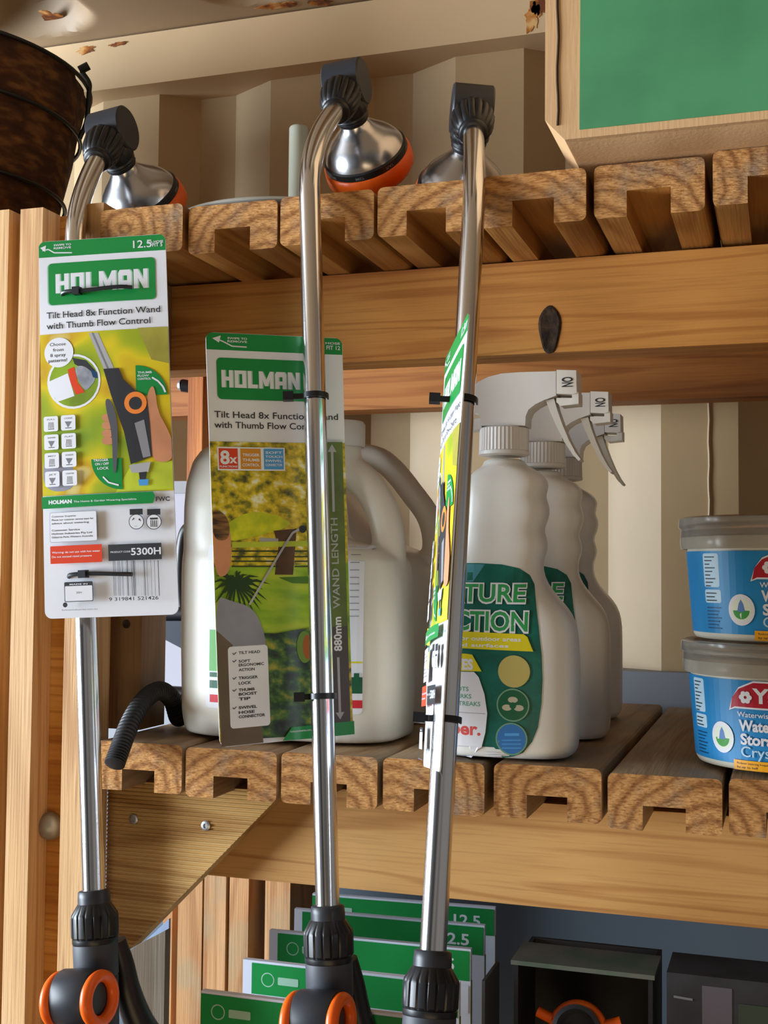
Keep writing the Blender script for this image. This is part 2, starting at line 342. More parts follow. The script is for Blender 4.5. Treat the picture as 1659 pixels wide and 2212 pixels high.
class Print:
    """flat printing collected in surface units (x right, y up), mapped on a surface when built"""
    def __init__(s): s.items = []; s.mats = []; s.n = 0
    def mi(s, m):
        if m not in s.mats: s.mats.append(m)
        return s.mats.index(m)
    def poly(s, pts, m, layer=None):
        if m.name in SOFT and len(pts) > 4:           # organic outlines get their corners cut
            for _ in range(2): pts = [q for a, b in zip(pts, list(pts[1:])+[pts[0]]) for q in ((a[0]*.75+b[0]*.25, a[1]*.75+b[1]*.25), (a[0]*.25+b[0]*.75, a[1]*.25+b[1]*.75))]
        s.n += 1; s.items.append(([tuple(p) for p in pts], [tuple(range(len(pts)))], s.mi(m), layer if layer is not None else s.n))
    def rect(s, x0, y0, x1, y1, m, rad=0, layer=None):
        x0, x1 = min(x0, x1), max(x0, x1); y0, y1 = min(y0, y1), max(y0, y1)
        if rad <= 0: s.poly([(x0, y0), (x1, y0), (x1, y1), (x0, y1)], m, layer); return
        pts = []
        for cx, cy, a0 in ((x1-rad, y0+rad, -90), (x1-rad, y1-rad, 0), (x0+rad, y1-rad, 90), (x0+rad, y0+rad, 180)):
            for k in range(6): a = math.radians(a0+k*18); pts.append((cx+rad*math.cos(a), cy+rad*math.sin(a)))
        s.poly(pts, m, layer)
    def disc(s, cx, cy, r, m, ry=None, a0=0, a1=360, n=28, layer=None):
        ry = ry or r; pts = [(cx+r*math.cos(math.radians(a0+(a1-a0)*k/n)), cy+ry*math.sin(math.radians(a0+(a1-a0)*k/n))) for k in range(n + (0 if a1-a0 == 360 else 1))]
        if a1-a0 != 360: pts.append((cx, cy))
        s.poly(pts, m, layer)
    def line(s, pts, w_, m, layer=None):
        for a, b in zip(pts, pts[1:]):
            a = Vector(a); b = Vector(b); d = (b-a); n_ = Vector((-d.y, d.x)).normalized()*w_/2
            s.poly([a-n_, b-n_, b+n_, a+n_], m, layer or s.n+1)
    def text(s, t, x0, y0, x1, h, m, bold=.012, rot=0, layer=None):
        """fit t between x0 and x1 (baseline y0, height h per em*.7); rot turns about (x0, y0)"""
        v, f, wd = text_geo(t, bold); s.n += 1; c_, s_ = math.cos(rot), math.sin(rot)
        out = []
        for (a, b) in v:
            X = a*(x1-x0); Y = b*h/.7; out.append((x0 + X*c_ - Y*s_, y0 + X*s_ + Y*c_))
        s.items.append((out, f, s.mi(m), layer or s.n))
    def block(s, t, x0, y0, x1, h, m, shade=None):
        wd = sum(max(p[0] for q in BLOCK[c] for p in q) + .14 for c in t) - .14; k = (x1-x0)/wd; L_ = s.n+1
        for sh in ((1, shade), (0, m)):
            if sh[1] is None: continue
            x = x0
            for c in t:
                for q in BLOCK[c]: s.poly([(x+p[0]*k + (sh[0]*k*.09), y0+p[1]*h) for p in q], sh[1], L_ + (0 if sh[0] else 1))
                x += (max(p[0] for q in BLOCK[c] for p in q) + .14)*k
        s.n = L_+1
    def add_to(s, bm, fn, base, gx=0, gy=0, lift=.00012, clip=None):
        """fn(x, y, lift) gives the 3-D point; gx, gy: grid pitch for curved surfaces; base: first material slot"""
        for pts, faces, mi, layer in s.items:
            b2 = bmesh.new(); vs = [b2.verts.new((p[0], p[1], 0)) for p in pts]
            for f in faces:
                try: b2.faces.new([vs[i] for i in f])
                except ValueError: pass
            if clip:
                for ax, val, sg in ((0, clip[0], -1), (1, clip[1], -1), (0, clip[2], 1), (1, clip[3], 1)):
                    co = Vector((0, 0, 0)); co[ax] = val; no = Vector((0, 0, 0)); no[ax] = sg
                    bmesh.ops.bisect_plane(b2, geom=b2.verts[:]+b2.edges[:]+b2.faces[:], plane_co=co, plane_no=no, clear_outer=True)
            for g, ax in ((gx, 0), (gy, 1)):
                if g:
                    a = min(p[ax] for p in pts); b = max(p[ax] for p in pts); k = math.floor(a/g)+1
                    while k*g < b-1e-7:
                        co = Vector((0, 0, 0)); co[ax] = k*g; no = Vector((0, 0, 0)); no[ax] = 1
                        bmesh.ops.bisect_plane(b2, geom=b2.verts[:]+b2.edges[:]+b2.faces[:], plane_co=co, plane_no=no); k += 1
            mp = {}
            for v in b2.verts: mp[v] = bm.verts.new(fn(v.co.x, v.co.y, (layer+1)*lift))
            for f in b2.faces:
                g_ = bm.faces.new([mp[v] for v in f.verts]); g_.material_index = base+mi
            b2.free()

# ---------------------------------------------------------------- setting: container
PER = .275
def wall_profile(x0, x1):
    a = at(1314, 1100, Y=.605).x; pts = []
    k = math.floor((x0-a)/PER)-1; x = a + k*PER
    while x < x1+PER:
        pts += [(x, .605), (x+.072, .568), (x+.167, .568), (x+.217, .605)]; x += PER
    return pts
bm = bmesh.new(); pr = wall_profile(-1.6, .9); z0, z1 = -.02, .88
for (ax, ay), (bx_, by) in zip(pr, pr[1:]):
    for za, zb in ((z0, z1),):
        n = 8
        for k in range(n):
            zA = za+(zb-za)*k/n; zB = za+(zb-za)*(k+1)/n
            bm.faces.new([bm.verts.new(p) for p in ((ax, ay, zA), (bx_, by, zA), (bx_, by, zB), (ax, ay, zB))])
bmesh.ops.remove_doubles(bm, verts=bm.verts[:], dist=1e-5)
for f in bmesh.ops.extrude_face_region(bm, geom=bm.faces[:])['geom']:
    if isinstance(f, bmesh.types.BMVert): f.co.y += .004
tag(newmesh('wall_back', bm, CONT), kind='structure')
# weld seam on the wall
bm = bmesh.new(); p = at(1532, 1000, Y=.5675); tube(bm, [(p.x + .0006*math.sin(i*1.7), p.y, .02+i*.0145) for i in range(60)], .0022, 6)
tag(newmesh('trim_1', bm, CONT, True), kind='structure')
# bottom rail (dark blue grey) and wall below the lower shelf
box_ = box('baseboard_back', (-1.7, .545, -.10), (.9, .60, .036), mat('rail_grey', '8f949c', rough=.6)); tag(box_, kind='structure')
b = box('wall_lower', (-1.7, .62, -1.1), (.9, .64, -.1), mat('lower_wall_blue_lit', '56636f', rough=.7)); tag(b, kind='structure')  # dim bluish daylight of the lower bay is put into this wall colour
# top rail
bm = bmesh.new(); bx(bm, (-1.9, .528, .864), (.9, .64, .940)); bevel(bm, .006, 3)
tag(newmesh('trim_2', bm, RAILM, True), kind='structure')
# rust on the rail edge
def rust_patch(name, cx, cy, cz, rx, ry, nrm, seed, idx):
    rnd = random.Random(seed); bm = bmesh.new(); n = 44; vs = []; ph = [rnd.random()*6 for _ in range(4)]
    for k in range(n):
        a = 2*PI*k/n; q = .8+.16*math.sin(2*a+ph[0])+.13*math.sin(5*a+ph[1])+.08*math.sin(11*a+ph[2])+.05*math.sin(17*a+ph[3]); u_, v_ = rx*q*math.cos(a), ry*q*math.sin(a)
        vs.append(bm.verts.new((cx+u_, cy, cz+v_) if nrm == 'Y' else (cx+u_, cy+v_, cz)))
    bm.faces.new(vs); r = bmesh.ops.extrude_face_region(bm, geom=bm.faces[:])
    for g in r['geom']:
        if isinstance(g, bmesh.types.BMVert):
            if nrm == 'Y': g.co.y -= .0006
            else: g.co.z -= .0006
    tag(newmesh('trim_%d' % idx, bm, RUST), kind='structure')
for i, (px, py, rx, rz) in enumerate([(185, 108, .02, .006), (255, 95, .016, .004), (1150, 35, .012, .022), (1165, 12, .01, .02)]):
    p = at(px, py, Y=.527); rust_patch('r', p.x, .5275, p.z, rx, rz, 'Y', i, 3+i)
# ceiling with pressed flutes ending in round lobes
bm = bmesh.new(); NX, NY = 420, 150; X0, X1, Y0, Y1 = -1.75, .7, -.3, .6; grid = []
def ceil_z(x, y):
    best = 0
    for cxp, ye in CL:
        dx = abs(x-cxp); dy = max(0, y-ye); d = math.sqrt(dx*dx + dy*dy*2.2); t = max(0, min(1, (.092-d)/.036)); t = t*t*(3-2*t); best = max(best, t)
    return .942 + .045*best
_c1 = at(60, 60, Z=.945); _c2 = at(700, -5, Z=.945)
CL = [(_c1.x+.03+k*.345, _c1.y-.03) for k in range(-1, 7)]
for i in range(NX+1):
    grid.append([bm.verts.new((X0+(X1-X0)*i/NX, Y0+(Y1-Y0)*j/NY, ceil_z(X0+(X1-X0)*i/NX, Y0+(Y1-Y0)*j/NY))) for j in range(NY+1)])
for i in range(NX):
    for j in range(NY): bm.faces.new((grid[i][j], grid[i+1][j], grid[i+1][j+1], grid[i][j+1]))
bx(bm, (-1.75, -1.7, .94), (.7, -.3, .96))
c_ = newmesh('ceiling', bm, mat('ceiling_paint', 'a58c6e', rough=.55, noise=.08, nscale=6), True); tag(c_, kind='structure')
for i, (px, py, rx, ry) in enumerate([(120, 72, .022, .03), (600, 12, .03, .012), (690, 6, .02, .01)]):
    p = at(px, py, Z=.941); rust_patch('r', p.x, p.y, ceil_z(p.x, p.y)-.0008, rx, ry, 'Z', 20+i, 7+i)
# floor far below
b = box('floor', (-1.9, -1.0, -1.12), (.9, .64, -1.10), mat('floor_ply', '6a4a30', rough=.8), bev=0); tag(b, kind='structure')

# ---------------------------------------------------------------- shelf slats
def slat(name, xc, ztop, label, group, y0=0, L_=.52, wdt=.0905, th=.045, groove=True, m=None, gw=.036, gd=.022):
    bm = bmesh.new(); h = wdt/2; g = gw/2; r = .005
    out = [(-h+r, 0)] + [] ; out = []
    def arc(cx, cz, a0):
        for k in range(4): a = math.radians(a0+k*30); out.append((cx+r*math.cos(a), cz+r*math.sin(a)))
    arc(h-r, -r, 90); out.reverse(); base = out[:]; out.clear()
    pts = []
    def corner(cx, cz, a0, sgn=1):
        for k in range(4): a = math.radians(a0 - k*30); pts.append((cx+r*math.cos(a), cz+r*math.sin(a)))
    corner(-h+r, -r, 180); corner(h-r, -r, 90); corner(h-r, -th+r, 0)
    if groove: pts += [(g, -th), (g, -th+gd), (-g, -th+gd), (-g, -th)]
    corner(-h+r, -th+r, -90)
    fs = prism(bm, pts, 0, L_)
    if groove:
        bm.verts.ensure_lookup_table(); n = len(pts); bmesh.ops.delete(bm, geom=fs[:2], context='FACES_ONLY'); bm.verts.ensure_lookup_table()
        for o_ in (0, n):
            V = bm.verts[o_:o_+n]
            for idx in ([0, 1, 2, 3, 14, 15, 16, 17, 18, 19], [4, 5, 6, 7, 8, 9, 10, 11, 12, 13], [3, 4, 13, 14]):
                bm.faces.new([V[i] for i in idx]).material_index = 1
    else: fs[0].material_index = 1; fs[1].material_index = 1
    o = newmesh(name, bm, [m or W_SLAT, W_END], 25, None, (xc, y0, ztop))
    tag(o, label, 'shelf slat', group); return o
ups = [(-.4865, .4995, 'grooved upper shelf slat with its end just left of the middle wand', 0),
       (-.3930, .5005, 'grooved upper shelf slat whose end is directly behind the middle wand tube', 0),
       (-.2990, .5012, 'grooved pine slat of the upper shelf between the middle wand and the right wand', 0),
       (-.2030, .5005, 'grooved upper shelf slat just right of the right wand, orange faced', -.004),
       (-.1065, .5020, 'splintery grooved upper shelf slat under the left corner of the big cardboard box', 0),
       (-.0095, .5045, 'rightmost grooved upper shelf slat, cut by the photo edge', -.002),
       (.0860, .5045, 'upper shelf slat beyond the photo edge on the right', 0)]
for x, z, l, y in ups: slat('shelf_slat', x, z, l, 'slats of the upper shelf', y0=y, m=W_SLAT_UP)
o = slat('shelf_slat', -.580, .503, 'ungrooved leftmost block end of the upper shelf behind the left wand card', 'slats of the upper shelf', y0=-.004, wdt=.088, groove=False, m=W_SLAT_UP)
los = [(-.5745, -.003, 'leftmost lower shelf slat with the black hose hooked over its end'),
       (-.4800, -.004, 'second lower shelf slat from the left, under the bottom of the middle card'),
       (-.3840, -.003, 'lower shelf slat whose end is crossed by the middle wand tube'),
       (-.2890, -.003, 'lower shelf slat whose end is crossed by the right wand tube'),
       (-.1905, -.002, 'coarse striped lower shelf slat with its end below the front spray bottle'),
       (-.0945, -.004, 'orange faced lower shelf slat left of the blue tubs'),
       (.0010, -.003, 'rightmost lower shelf slat, under the stacked blue tubs'),
       (.0965, -.003, 'lower shelf slat beyond the right photo edge')]
for i, (x, z, l) in enumerate(los): slat('shelf_slat', x, z, l, 'slats of the lower shelf', y0=(0, .0, -.002, 0, .001, -.002, 0, 0)[i], gw=.034, gd=.02)

# ---------------------------------------------------------------- beams and posts
def rounded_bar(name, lo, hi, m, label, cat, r=.004): 
    o = box(name, lo, hi, m, None, r, 3); return tag(o, label, cat)
up = rounded_bar('shelf_beam', (-.72, .1125, .366), (.25, .1575, .4545), W_BEAM, 'long orange pine beam running right across under the upper shelf, with a dark knot', 'beam')
# knot of the front beam: dark hollow with rim, real inset geometry
kp = at(1188, 712, Y=.1125)
bm = bmesh.new(); n = 24
outer = [(.0085*math.cos(2*PI*k/n)*(1+.12*math.sin(6*PI*k/n)), .021*math.sin(2*PI*k/n)) for k in range(n)]
ro = [bm.verts.new((x*1.25, -.0004, z*1.1)) for x, z in outer]; ri = [bm.verts.new((x, -.0016, z)) for x, z in outer]; rc = [bm.verts.new((x*.5, -.0006, z*.6)) for x, z in outer]
for A, B_ in ((ro, ri), (ri, rc)):
    for k in range(n): bm.faces.new((A[k], A[(k+1) % n], B_[(k+1) % n], B_[k]))
bm.faces.new(rc); o = newmesh('knot', bm, mat('dark_knot', '1c120c', rough=.9, bump=.8, bscale=200, col2='4a3828', noise=.2, nscale=90), True, up); o['label'] = 'dark cracked knot'
o.location = Vector((kp.x, .1125, kp.z)) - up.location
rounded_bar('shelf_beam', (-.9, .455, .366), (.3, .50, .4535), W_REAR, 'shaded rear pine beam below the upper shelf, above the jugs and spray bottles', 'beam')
low = rounded_bar('shelf_beam', (-.56, .079, -.140), (.25, .124, -.0478), W_BEAM_LOW, 'broad pale pine beam under the lower shelf', 'beam')
rounded_bar('shelf_beam', (-.62, .47, -.19), (.3, .51, -.0485), W_STUD, 'hidden rear beam under the back of the lower shelf', 'beam')
# left posts
def post(name, pxl, pxr, ytop, Y0, Y1, m, label, zb=-.75):
    """px edges given at row 1320"""
    a = at(pxl, 1320, Y=Y0).x; b_ = at(pxr, 1320, Y=Y0).x; zt = at((pxl+pxr)/2+20, ytop, Y=Y0).z
    return rounded_bar(name, (a, Y0, zb), (b_, Y1, zt), m, label, 'post', .003)
post('timber_post', -60, -1, 455, 0.002, .028, W_POST, 'light pine upright at the far left photo edge')
post('timber_post', 24, 73, 450, -.002, .028, W_POST, 'light pine upright batten second from the left edge, partly behind the left card')
pan = rounded_bar('cladding_board', (at(-200, 1320, Y=.03).x, .0285, -.75), (at(205, 1320, Y=.03).x, .040, .512), W_PANEL, 'ochre recessed timber board between the left uprights, holding the dome bolt', 'board', .001)
post('timber_post', 140, 206, 440, .000, .028, W_POST, 'light pine upright directly behind the left wand tube')
a = at(212, 1500, Y=.06).x; b_ = at(303, 1500, Y=.06).x
o = rounded_bar('timber_stud', (a, .06, .0), (b_, .11, .4535), W_STUD, 'shaded brown stud standing on the lower shelf right of the left wand', 'post')
p = at(273, 1348, Y=.0598); bm = bmesh.new(); lathe(bm, [(.0045, 0), (.0035, -.0012), (.001, -.0004)], 16, Matrix.Rotation(-PI/2, 4, 'X'))
k_ = newmesh('knot', bm, MATS['dark_knot'], True, o); k_.location = Vector((p.x, .0598, p.z)) - o.location
a = at(404, 980, Y=.40).x; b_ = at(436, 980, Y=.40).x
rounded_bar('timber_stud', (a, .40, 0), (b_, .44, .4535), wood('rear_stud', 'd08c4c', 'bd7436', '98572a', 'Z'), 'orange rear stud seen between the left and middle cards', 'post')
# dome bolt
p = at(112, 1783, Y=.028)
bm = bmesh.new(); lathe(bm, [(.0105, 0), (.0105, .003), (.0135, .003)]+[(.0135*math.cos(math.radians(a)), .003+.0125*math.sin(math.radians(a))) for a in range(10, 90, 10)]+[(.0008, .0155)], 28, Matrix.Rotation(PI/2, 4, 'X'))
tag(newmesh('dome_bolt', bm, mat('weathered_zinc', 'a9a59a', rough=.45, metal=.6, noise=.15, nscale=60), True, None, (p.x, .0285, p.z)), 'round domed silver bolt head in the recess between the left uprights', 'bolt')

# triangular brace cut from ridged decking
bp_ = [at(232, 1690, Y=.045), at(612, 1722, Y=.045), at(278, 2052, Y=.045), at(243, 2052, Y=.045)]
c0 = bp_[0].copy()
pts = [(q.x-c0.x, q.z-c0.z) for q in bp_]
pts[0] = (0, -.0475-c0.z); pts[1] = (pts[1][0], -.0475-c0.z); pts[3] = (0, pts[3][1])
bm = bmesh.new()
zt, zb_ = pts[0][1], pts[2][1]; xr_top, xr_bot = pts[1][0], pts[2][0]
NR = 42; rows = []
def xr(z): return xr_bot + (xr_top-xr_bot)*(z-zb_)/(zt-zb_)
for i in range(NR*4+1):
    z = zt + (zb_-zt)*i/(NR*4); y = (0, .0016, .0020, .0004)[i % 4]; rows.append((bm.verts.new((0, y, z)), bm.verts.new((xr(z), y, z)), bm.verts.new((0, .024, z)), bm.verts.new((xr(z), .024, z))))
for A, B_ in zip(rows, rows[1:]):
    bm.faces.new((A[0], A[1], B_[1], B_[0])); bm.faces.new((A[2], B_[2], B_[3], A[3])); bm.faces.new((A[0], B_[0], B_[2], A[2])); bm.faces.new((A[1], A[3], B_[3], B_[1]))
bm.faces.new((rows[0][0], rows[0][2], rows[0][3], rows[0][1])); bm.faces.new((rows[-1][0], rows[-1][1], rows[-1][3], rows[-1][2]))
brace = newmesh('corner_brace', bm, W_DECK, False, None, (c0.x, .045, c0.z))
tag(brace, 'triangular brace cut from finely ridged decking board under the left of the lower shelf', 'brace')
for px, py in ((288, 1770), (444, 1784)):
    p = at(px, py, Y=.0445); bm = bmesh.new(); lathe(bm, [(.0048, 0), (.0048, .0008), (.0036, .0016), (.0022, .0016), (.0018, .0006), (.0005, .0006)], 20, Matrix.Rotation(PI/2, 4, 'X'))
    o = newmesh('screw', bm, STEEL, True, brace); o.location = Vector((p.x, .0452, p.z)) - brace.location
for k, (pa, pb, Yp) in enumerate([(352, 372, .41), (384, 436, .38), (440, 487, .38), (495, 536, .38), (572, 626, .38)]):
    a = at(pa, 2000, Y=Yp).x; b_ = at(pb, 2000, Y=Yp).x
    tag(box('paling', (a, Yp, -.75), (b_, Yp+.085, -.06), W_PALING, None, .003), ['narrow paling just right of the grey board behind the brace', 'leftmost wide paling of the fence boards below the brace', 'second wide paling below the brace, left of the dark joint', 'third paling below the brace, right of the dark joint', 'rightmost paling with a brown knot, beside the green packs'][k], 'paling', 'palings behind the lower bay')
# ---------------------------------------------------------------- wands
def frame(T, B_, back):
    z = (T-B_).normalized(); y = Vector((math.sin(-back), math.cos(back), 0)); y = (y - z*y.dot(z)).normalized(); x = y.cross(z)
    return Matrix((( x.x, y.x, z.x, B_.x), (x.y, y.y, z.y, B_.y), (x.z, y.z, z.z, B_.z), (0, 0, 0, 1)))
def rib(n, amp): return lambda a, i: 1 + amp*(abs(math.sin(a*n/2))**.5 - .6)
def make_wand(T, B_, back, label, bk=1.0, handle=True, headlift=0):
    t = thing('watering_wand', label, 'watering wand', group='watering wands hooked on the upper shelf')
    mw = frame(T, B_, back); t.matrix_world = mw; L_ = (T-B_).length
    R_ = .0097
    # tube with its bend; local: x right, y back, z up
    pts = [(0, 0, -.01), (0, 0, L_*.5), (0, 0, L_-.055), (0, .0004, L_-.03), (0, .003*bk, L_-.008), (0, .0095*bk, L_+.014), (0, .019*bk, L_+.036), (0, .031*bk, L_+.058), (0, .044*bk, L_+.079), (0, .052*bk, L_+.092)]
    bm = bmesh.new(); sp = spline(pts[2:], 6); tube(bm, [pts[0], pts[1]] + sp, R_, 40)
    newmesh('tube', bm, CHROME, 60, t)
    e0 = Vector((0, .050*bk, L_+.089)); d0 = Vector((0, .52, .85)).normalized()
    def along(o_, d): 
        q = d.to_track_quat('Z', 'Y').to_matrix().to_4x4(); q.translation = o_; return q
    bm = bmesh.new()
    lathe(bm, [(.0118, -.012), (.0135, -.010), (.0135, -.007)], 48, along(e0, d0))
    lathe(bm, [(.0125, -.007), (.0150, -.005), (.0175, .002), (.0195, .012), (.0200, .020), (.0190, .026), (.0165, .030), (.0120, .032)], 96, along(e0, d0), mod=lambda a, i: 1 + (.11 if 1 < i < 6 else 0)*(abs(math.sin(a*8))**.5-.7))
    nut = newmesh('swivel_nut', bm, BLACK, 50, t)
    bc = Vector((0, .077+.052*(bk-1), L_+.128))
    # pivot barrel across the head
    bm = bmesh.new(); q = Matrix.Translation(bc) @ Matrix.Rotation(PI/2, 4, 'Y')
    lathe(bm, [(.0215, -.0195), (.0232, -.018), (.0232, .018), (.0215, .0195)], 56, q)
    # solid web running from the barrel down to both sockets
    for dd, w_ in ((e0+d0*.02-bc, .017),):
        d = dd.normalized(); lathe(bm, [(.0165, 0), (.0165, dd.length)], 40, along(bc, d))
    newmesh('pivot_barrel', bm, CHAR, 40, t)
    d1 = Vector((0, .86, -.51)).normalized()
    s0 = bc + Vector((0, -.001, -.019))
    bm = bmesh.new()
    lathe(bm, [(.012, -.010), (.0165, -.002), (.0185, .006), (.0180, .012), (.0165, .014), (.0172, .016), (.0158, .018), (.0165, .020), (.0150, .023)], 72, along(s0, d1), mod=lambda a, i: 1 + (.05 if 0 < i < 4 else 0)*(abs(math.sin(a*8))**.6-.5))
    newmesh('head_socket', bm, BLACK, 50, t)
    s1 = s0 + d1*.023
    bm = bmesh.new()
    lathe(bm, [(.0135, -.001), (.0150, .003), (.0175, .006), (.0225, .011), (.0300, .0175), (.0360, .0235), (.0402, .030), (.0422, .0345)], 64, along(s1, d1), cap=False)
    newmesh('spray_bell', bm, BRUSHED, 60, t)
    P_ = Print()
    for k, nm in enumerate(['JET', 'CONE', 'MIST', 'FLAT', 'SOAK', 'FULL', 'RAIN', 'SHWR']):
        a = k*.0335; P_.text(nm, a, .0372, a+.009, .0028, GREYINK, .02)
    bm = bmesh.new(); lathe(bm, [(.0422, .034), (.0440, .0355), (.0448, .0415), (.0438, .0425)], 64, along(s1, d1), cap=False); qm = along(s1, d1)
    P_.add_to(bm, lambda x, y, l: qm @ Vector(((.0449+l*.2)*math.cos(-x/.0448), (.0449+l*.2)*math.sin(-x/.0448), y)), 1, gx=.003)
    newmesh('selector_band', bm, [BLACK]+P_.mats, False, t)
    bm = bmesh.new(); lathe(bm, [(.0438, .0415), (.0462, .043), (.0472, .050), (.0468, .058), (.0425, .064), (.038, .0645), (.036, .060)], 72, along(s1, d1), mod=lambda a, i: 1+.006*math.sin(a*24))
    newmesh('bezel_ring', bm, ORANGE, 50, t)
    # lower collar and valve body
    bm = bmesh.new()
    lathe(bm, [(.0120, .003), (.0134, .002), (.0138, -.003), (.0138, -.009)], 56)
    cr = newmesh('collar', bm, CHAR, 50, t)
    bm = bmesh.new()
    lathe(bm, [(.0140, -.008), (.0148, -.009), (.0190, -.0165), (.0194, -.019), (.0194, -.0345), (.0188, -.036), (.0194, -.0365), (.0194, -.0395), (.0188, -.041)], 18*6, mod=lambda a, i: 1 + (.035 if 1 < i < 5 else 0)*((1 if (a*18/(2*PI)) % 1 < .72 else -.6)))
    newmesh('ribbed_grip', bm, BLACK, 30, t)
    bm = bmesh.new(); lathe(bm, [(.0186, -.040), (.0190, -.042), (.0188, -.066), (.0180, -.0675), (.0186, -.0685), (.0182, -.074), (.0178, -.105), (.016, -.15)], 64)
    newmesh('valve_body', bm, CHARD, 50, t)
    hc = Vector((0, -.026, -.0800))
    bm = bmesh.new(); q = Matrix.Translation(hc) @ Matrix.Rotation(PI/2, 4, 'Y')
    lathe(bm, [(.0222, -.016), (.0232, -.0145), (.0232, .0145), (.0222, .016)], 64, q)
    lathe(bm, [(.0125, -.0175), (.0125, .0175)], 40, q)
    newmesh('valve_housing', bm, CHAR, 40, t)
    bm = bmesh.new(); h = Matrix.Translation(hc)
    # grip that carries on downwards
    pr_ = [(.0165, -.02), (.0175, -.05), (.016, -.09), (.014, -.14)]
    lathe(bm, [(r, z) for r, z in pr_], 40, h)
    newmesh('handle_grip', bm, CHARD, 60, t)
    for s in (-1, 1):
        bm = bmesh.new(); q = Matrix.Translation(hc + Vector((s*.0190, 0, -.001))) @ Matrix.Rotation(PI/2, 4, 'Y')
        torus(bm, .0178, .0050, q, 56, 14, 1.15)
        tube(bm, spline([hc+Vector((s*.0185, -.002, -.026)), hc+Vector((s*.0175, -.004, -.042)), hc+Vector((s*.016, -.006, -.062))], 6), .0055, 12)
        newmesh('thumb_ring', bm, ORANGE, 60, t)
    bm = bmesh.new()
    tr = [Vector((.008, .020, -.042)), Vector((.010, .026, -.062)), Vector((.012, .030, -.085)), Vector((.016, .038, -.110)), Vector((.024, .052, -.140)), Vector((.028, .060, -.19))]
    tube(bm, spline(tr, 6), lambda i: .0085+.004*min(1, i/18), 14)
    newmesh('trigger_lever', bm, BLACK, 60, t)
    return t, mw, L_
T1 = at(160, 470, Y=-.012); B1 = at(203, 1930, Y=-.085)
T2 = at(667, 338, Y=-.012); B2 = at(708, 1963, Y=-.085)
T3 = at(1026, 400, Y=-.014); B3 = at(935, 2062, Y=-.165)
make_wand(T1, B1, math.radians(0), 'leftmost chrome watering wand, tied behind the fully visible white and green card')
make_wand(T2, B2, math.radians(0), 'middle chrome watering wand with its spray head highest, card behind its tube', bk=1.6)
make_wand(T3, B3, math.radians(20), 'rightmost chrome watering wand, leaning left and turned away, card edge-on')

# ---------------------------------------------------------------- cards
def bil(q, u, v):
    a = q[0]*(1-u)+q[1]*u; b = q[3]*(1-u)+q[2]*u; return a*(1-v)+b*v
def inv_bil(q2, x, y):
    u = v = .5
    for _ in range(12):
        p = bil(q2, u, v) - Vector((x, y)); du = (q2[1]-q2[0])*(1-v)+(q2[2]-q2[3])*v; dv = (q2[3]-q2[0])*(1-u)+(q2[2]-q2[1])*u
        det = du.x*dv.y-du.y*dv.x; a = (p.x*dv.y-p.y*dv.x)/det; b = (du.x*p.y-du.y*p.x)/det; u -= a; v -= b
    return u, v
CW, CH = .120, .345
QA = [Vector(p) for p in ((83, 523), (357, 505), (386, 1327), (97, 1337))]
QB = [Vector(p) for p in ((444, 717), (739, 731), (763, 1586), (475, 1615))]
def conv(Q):
    def c(x, y): u, v = inv_bil(Q, x, y); return (u*CW, (1-v)*CH)
    return c
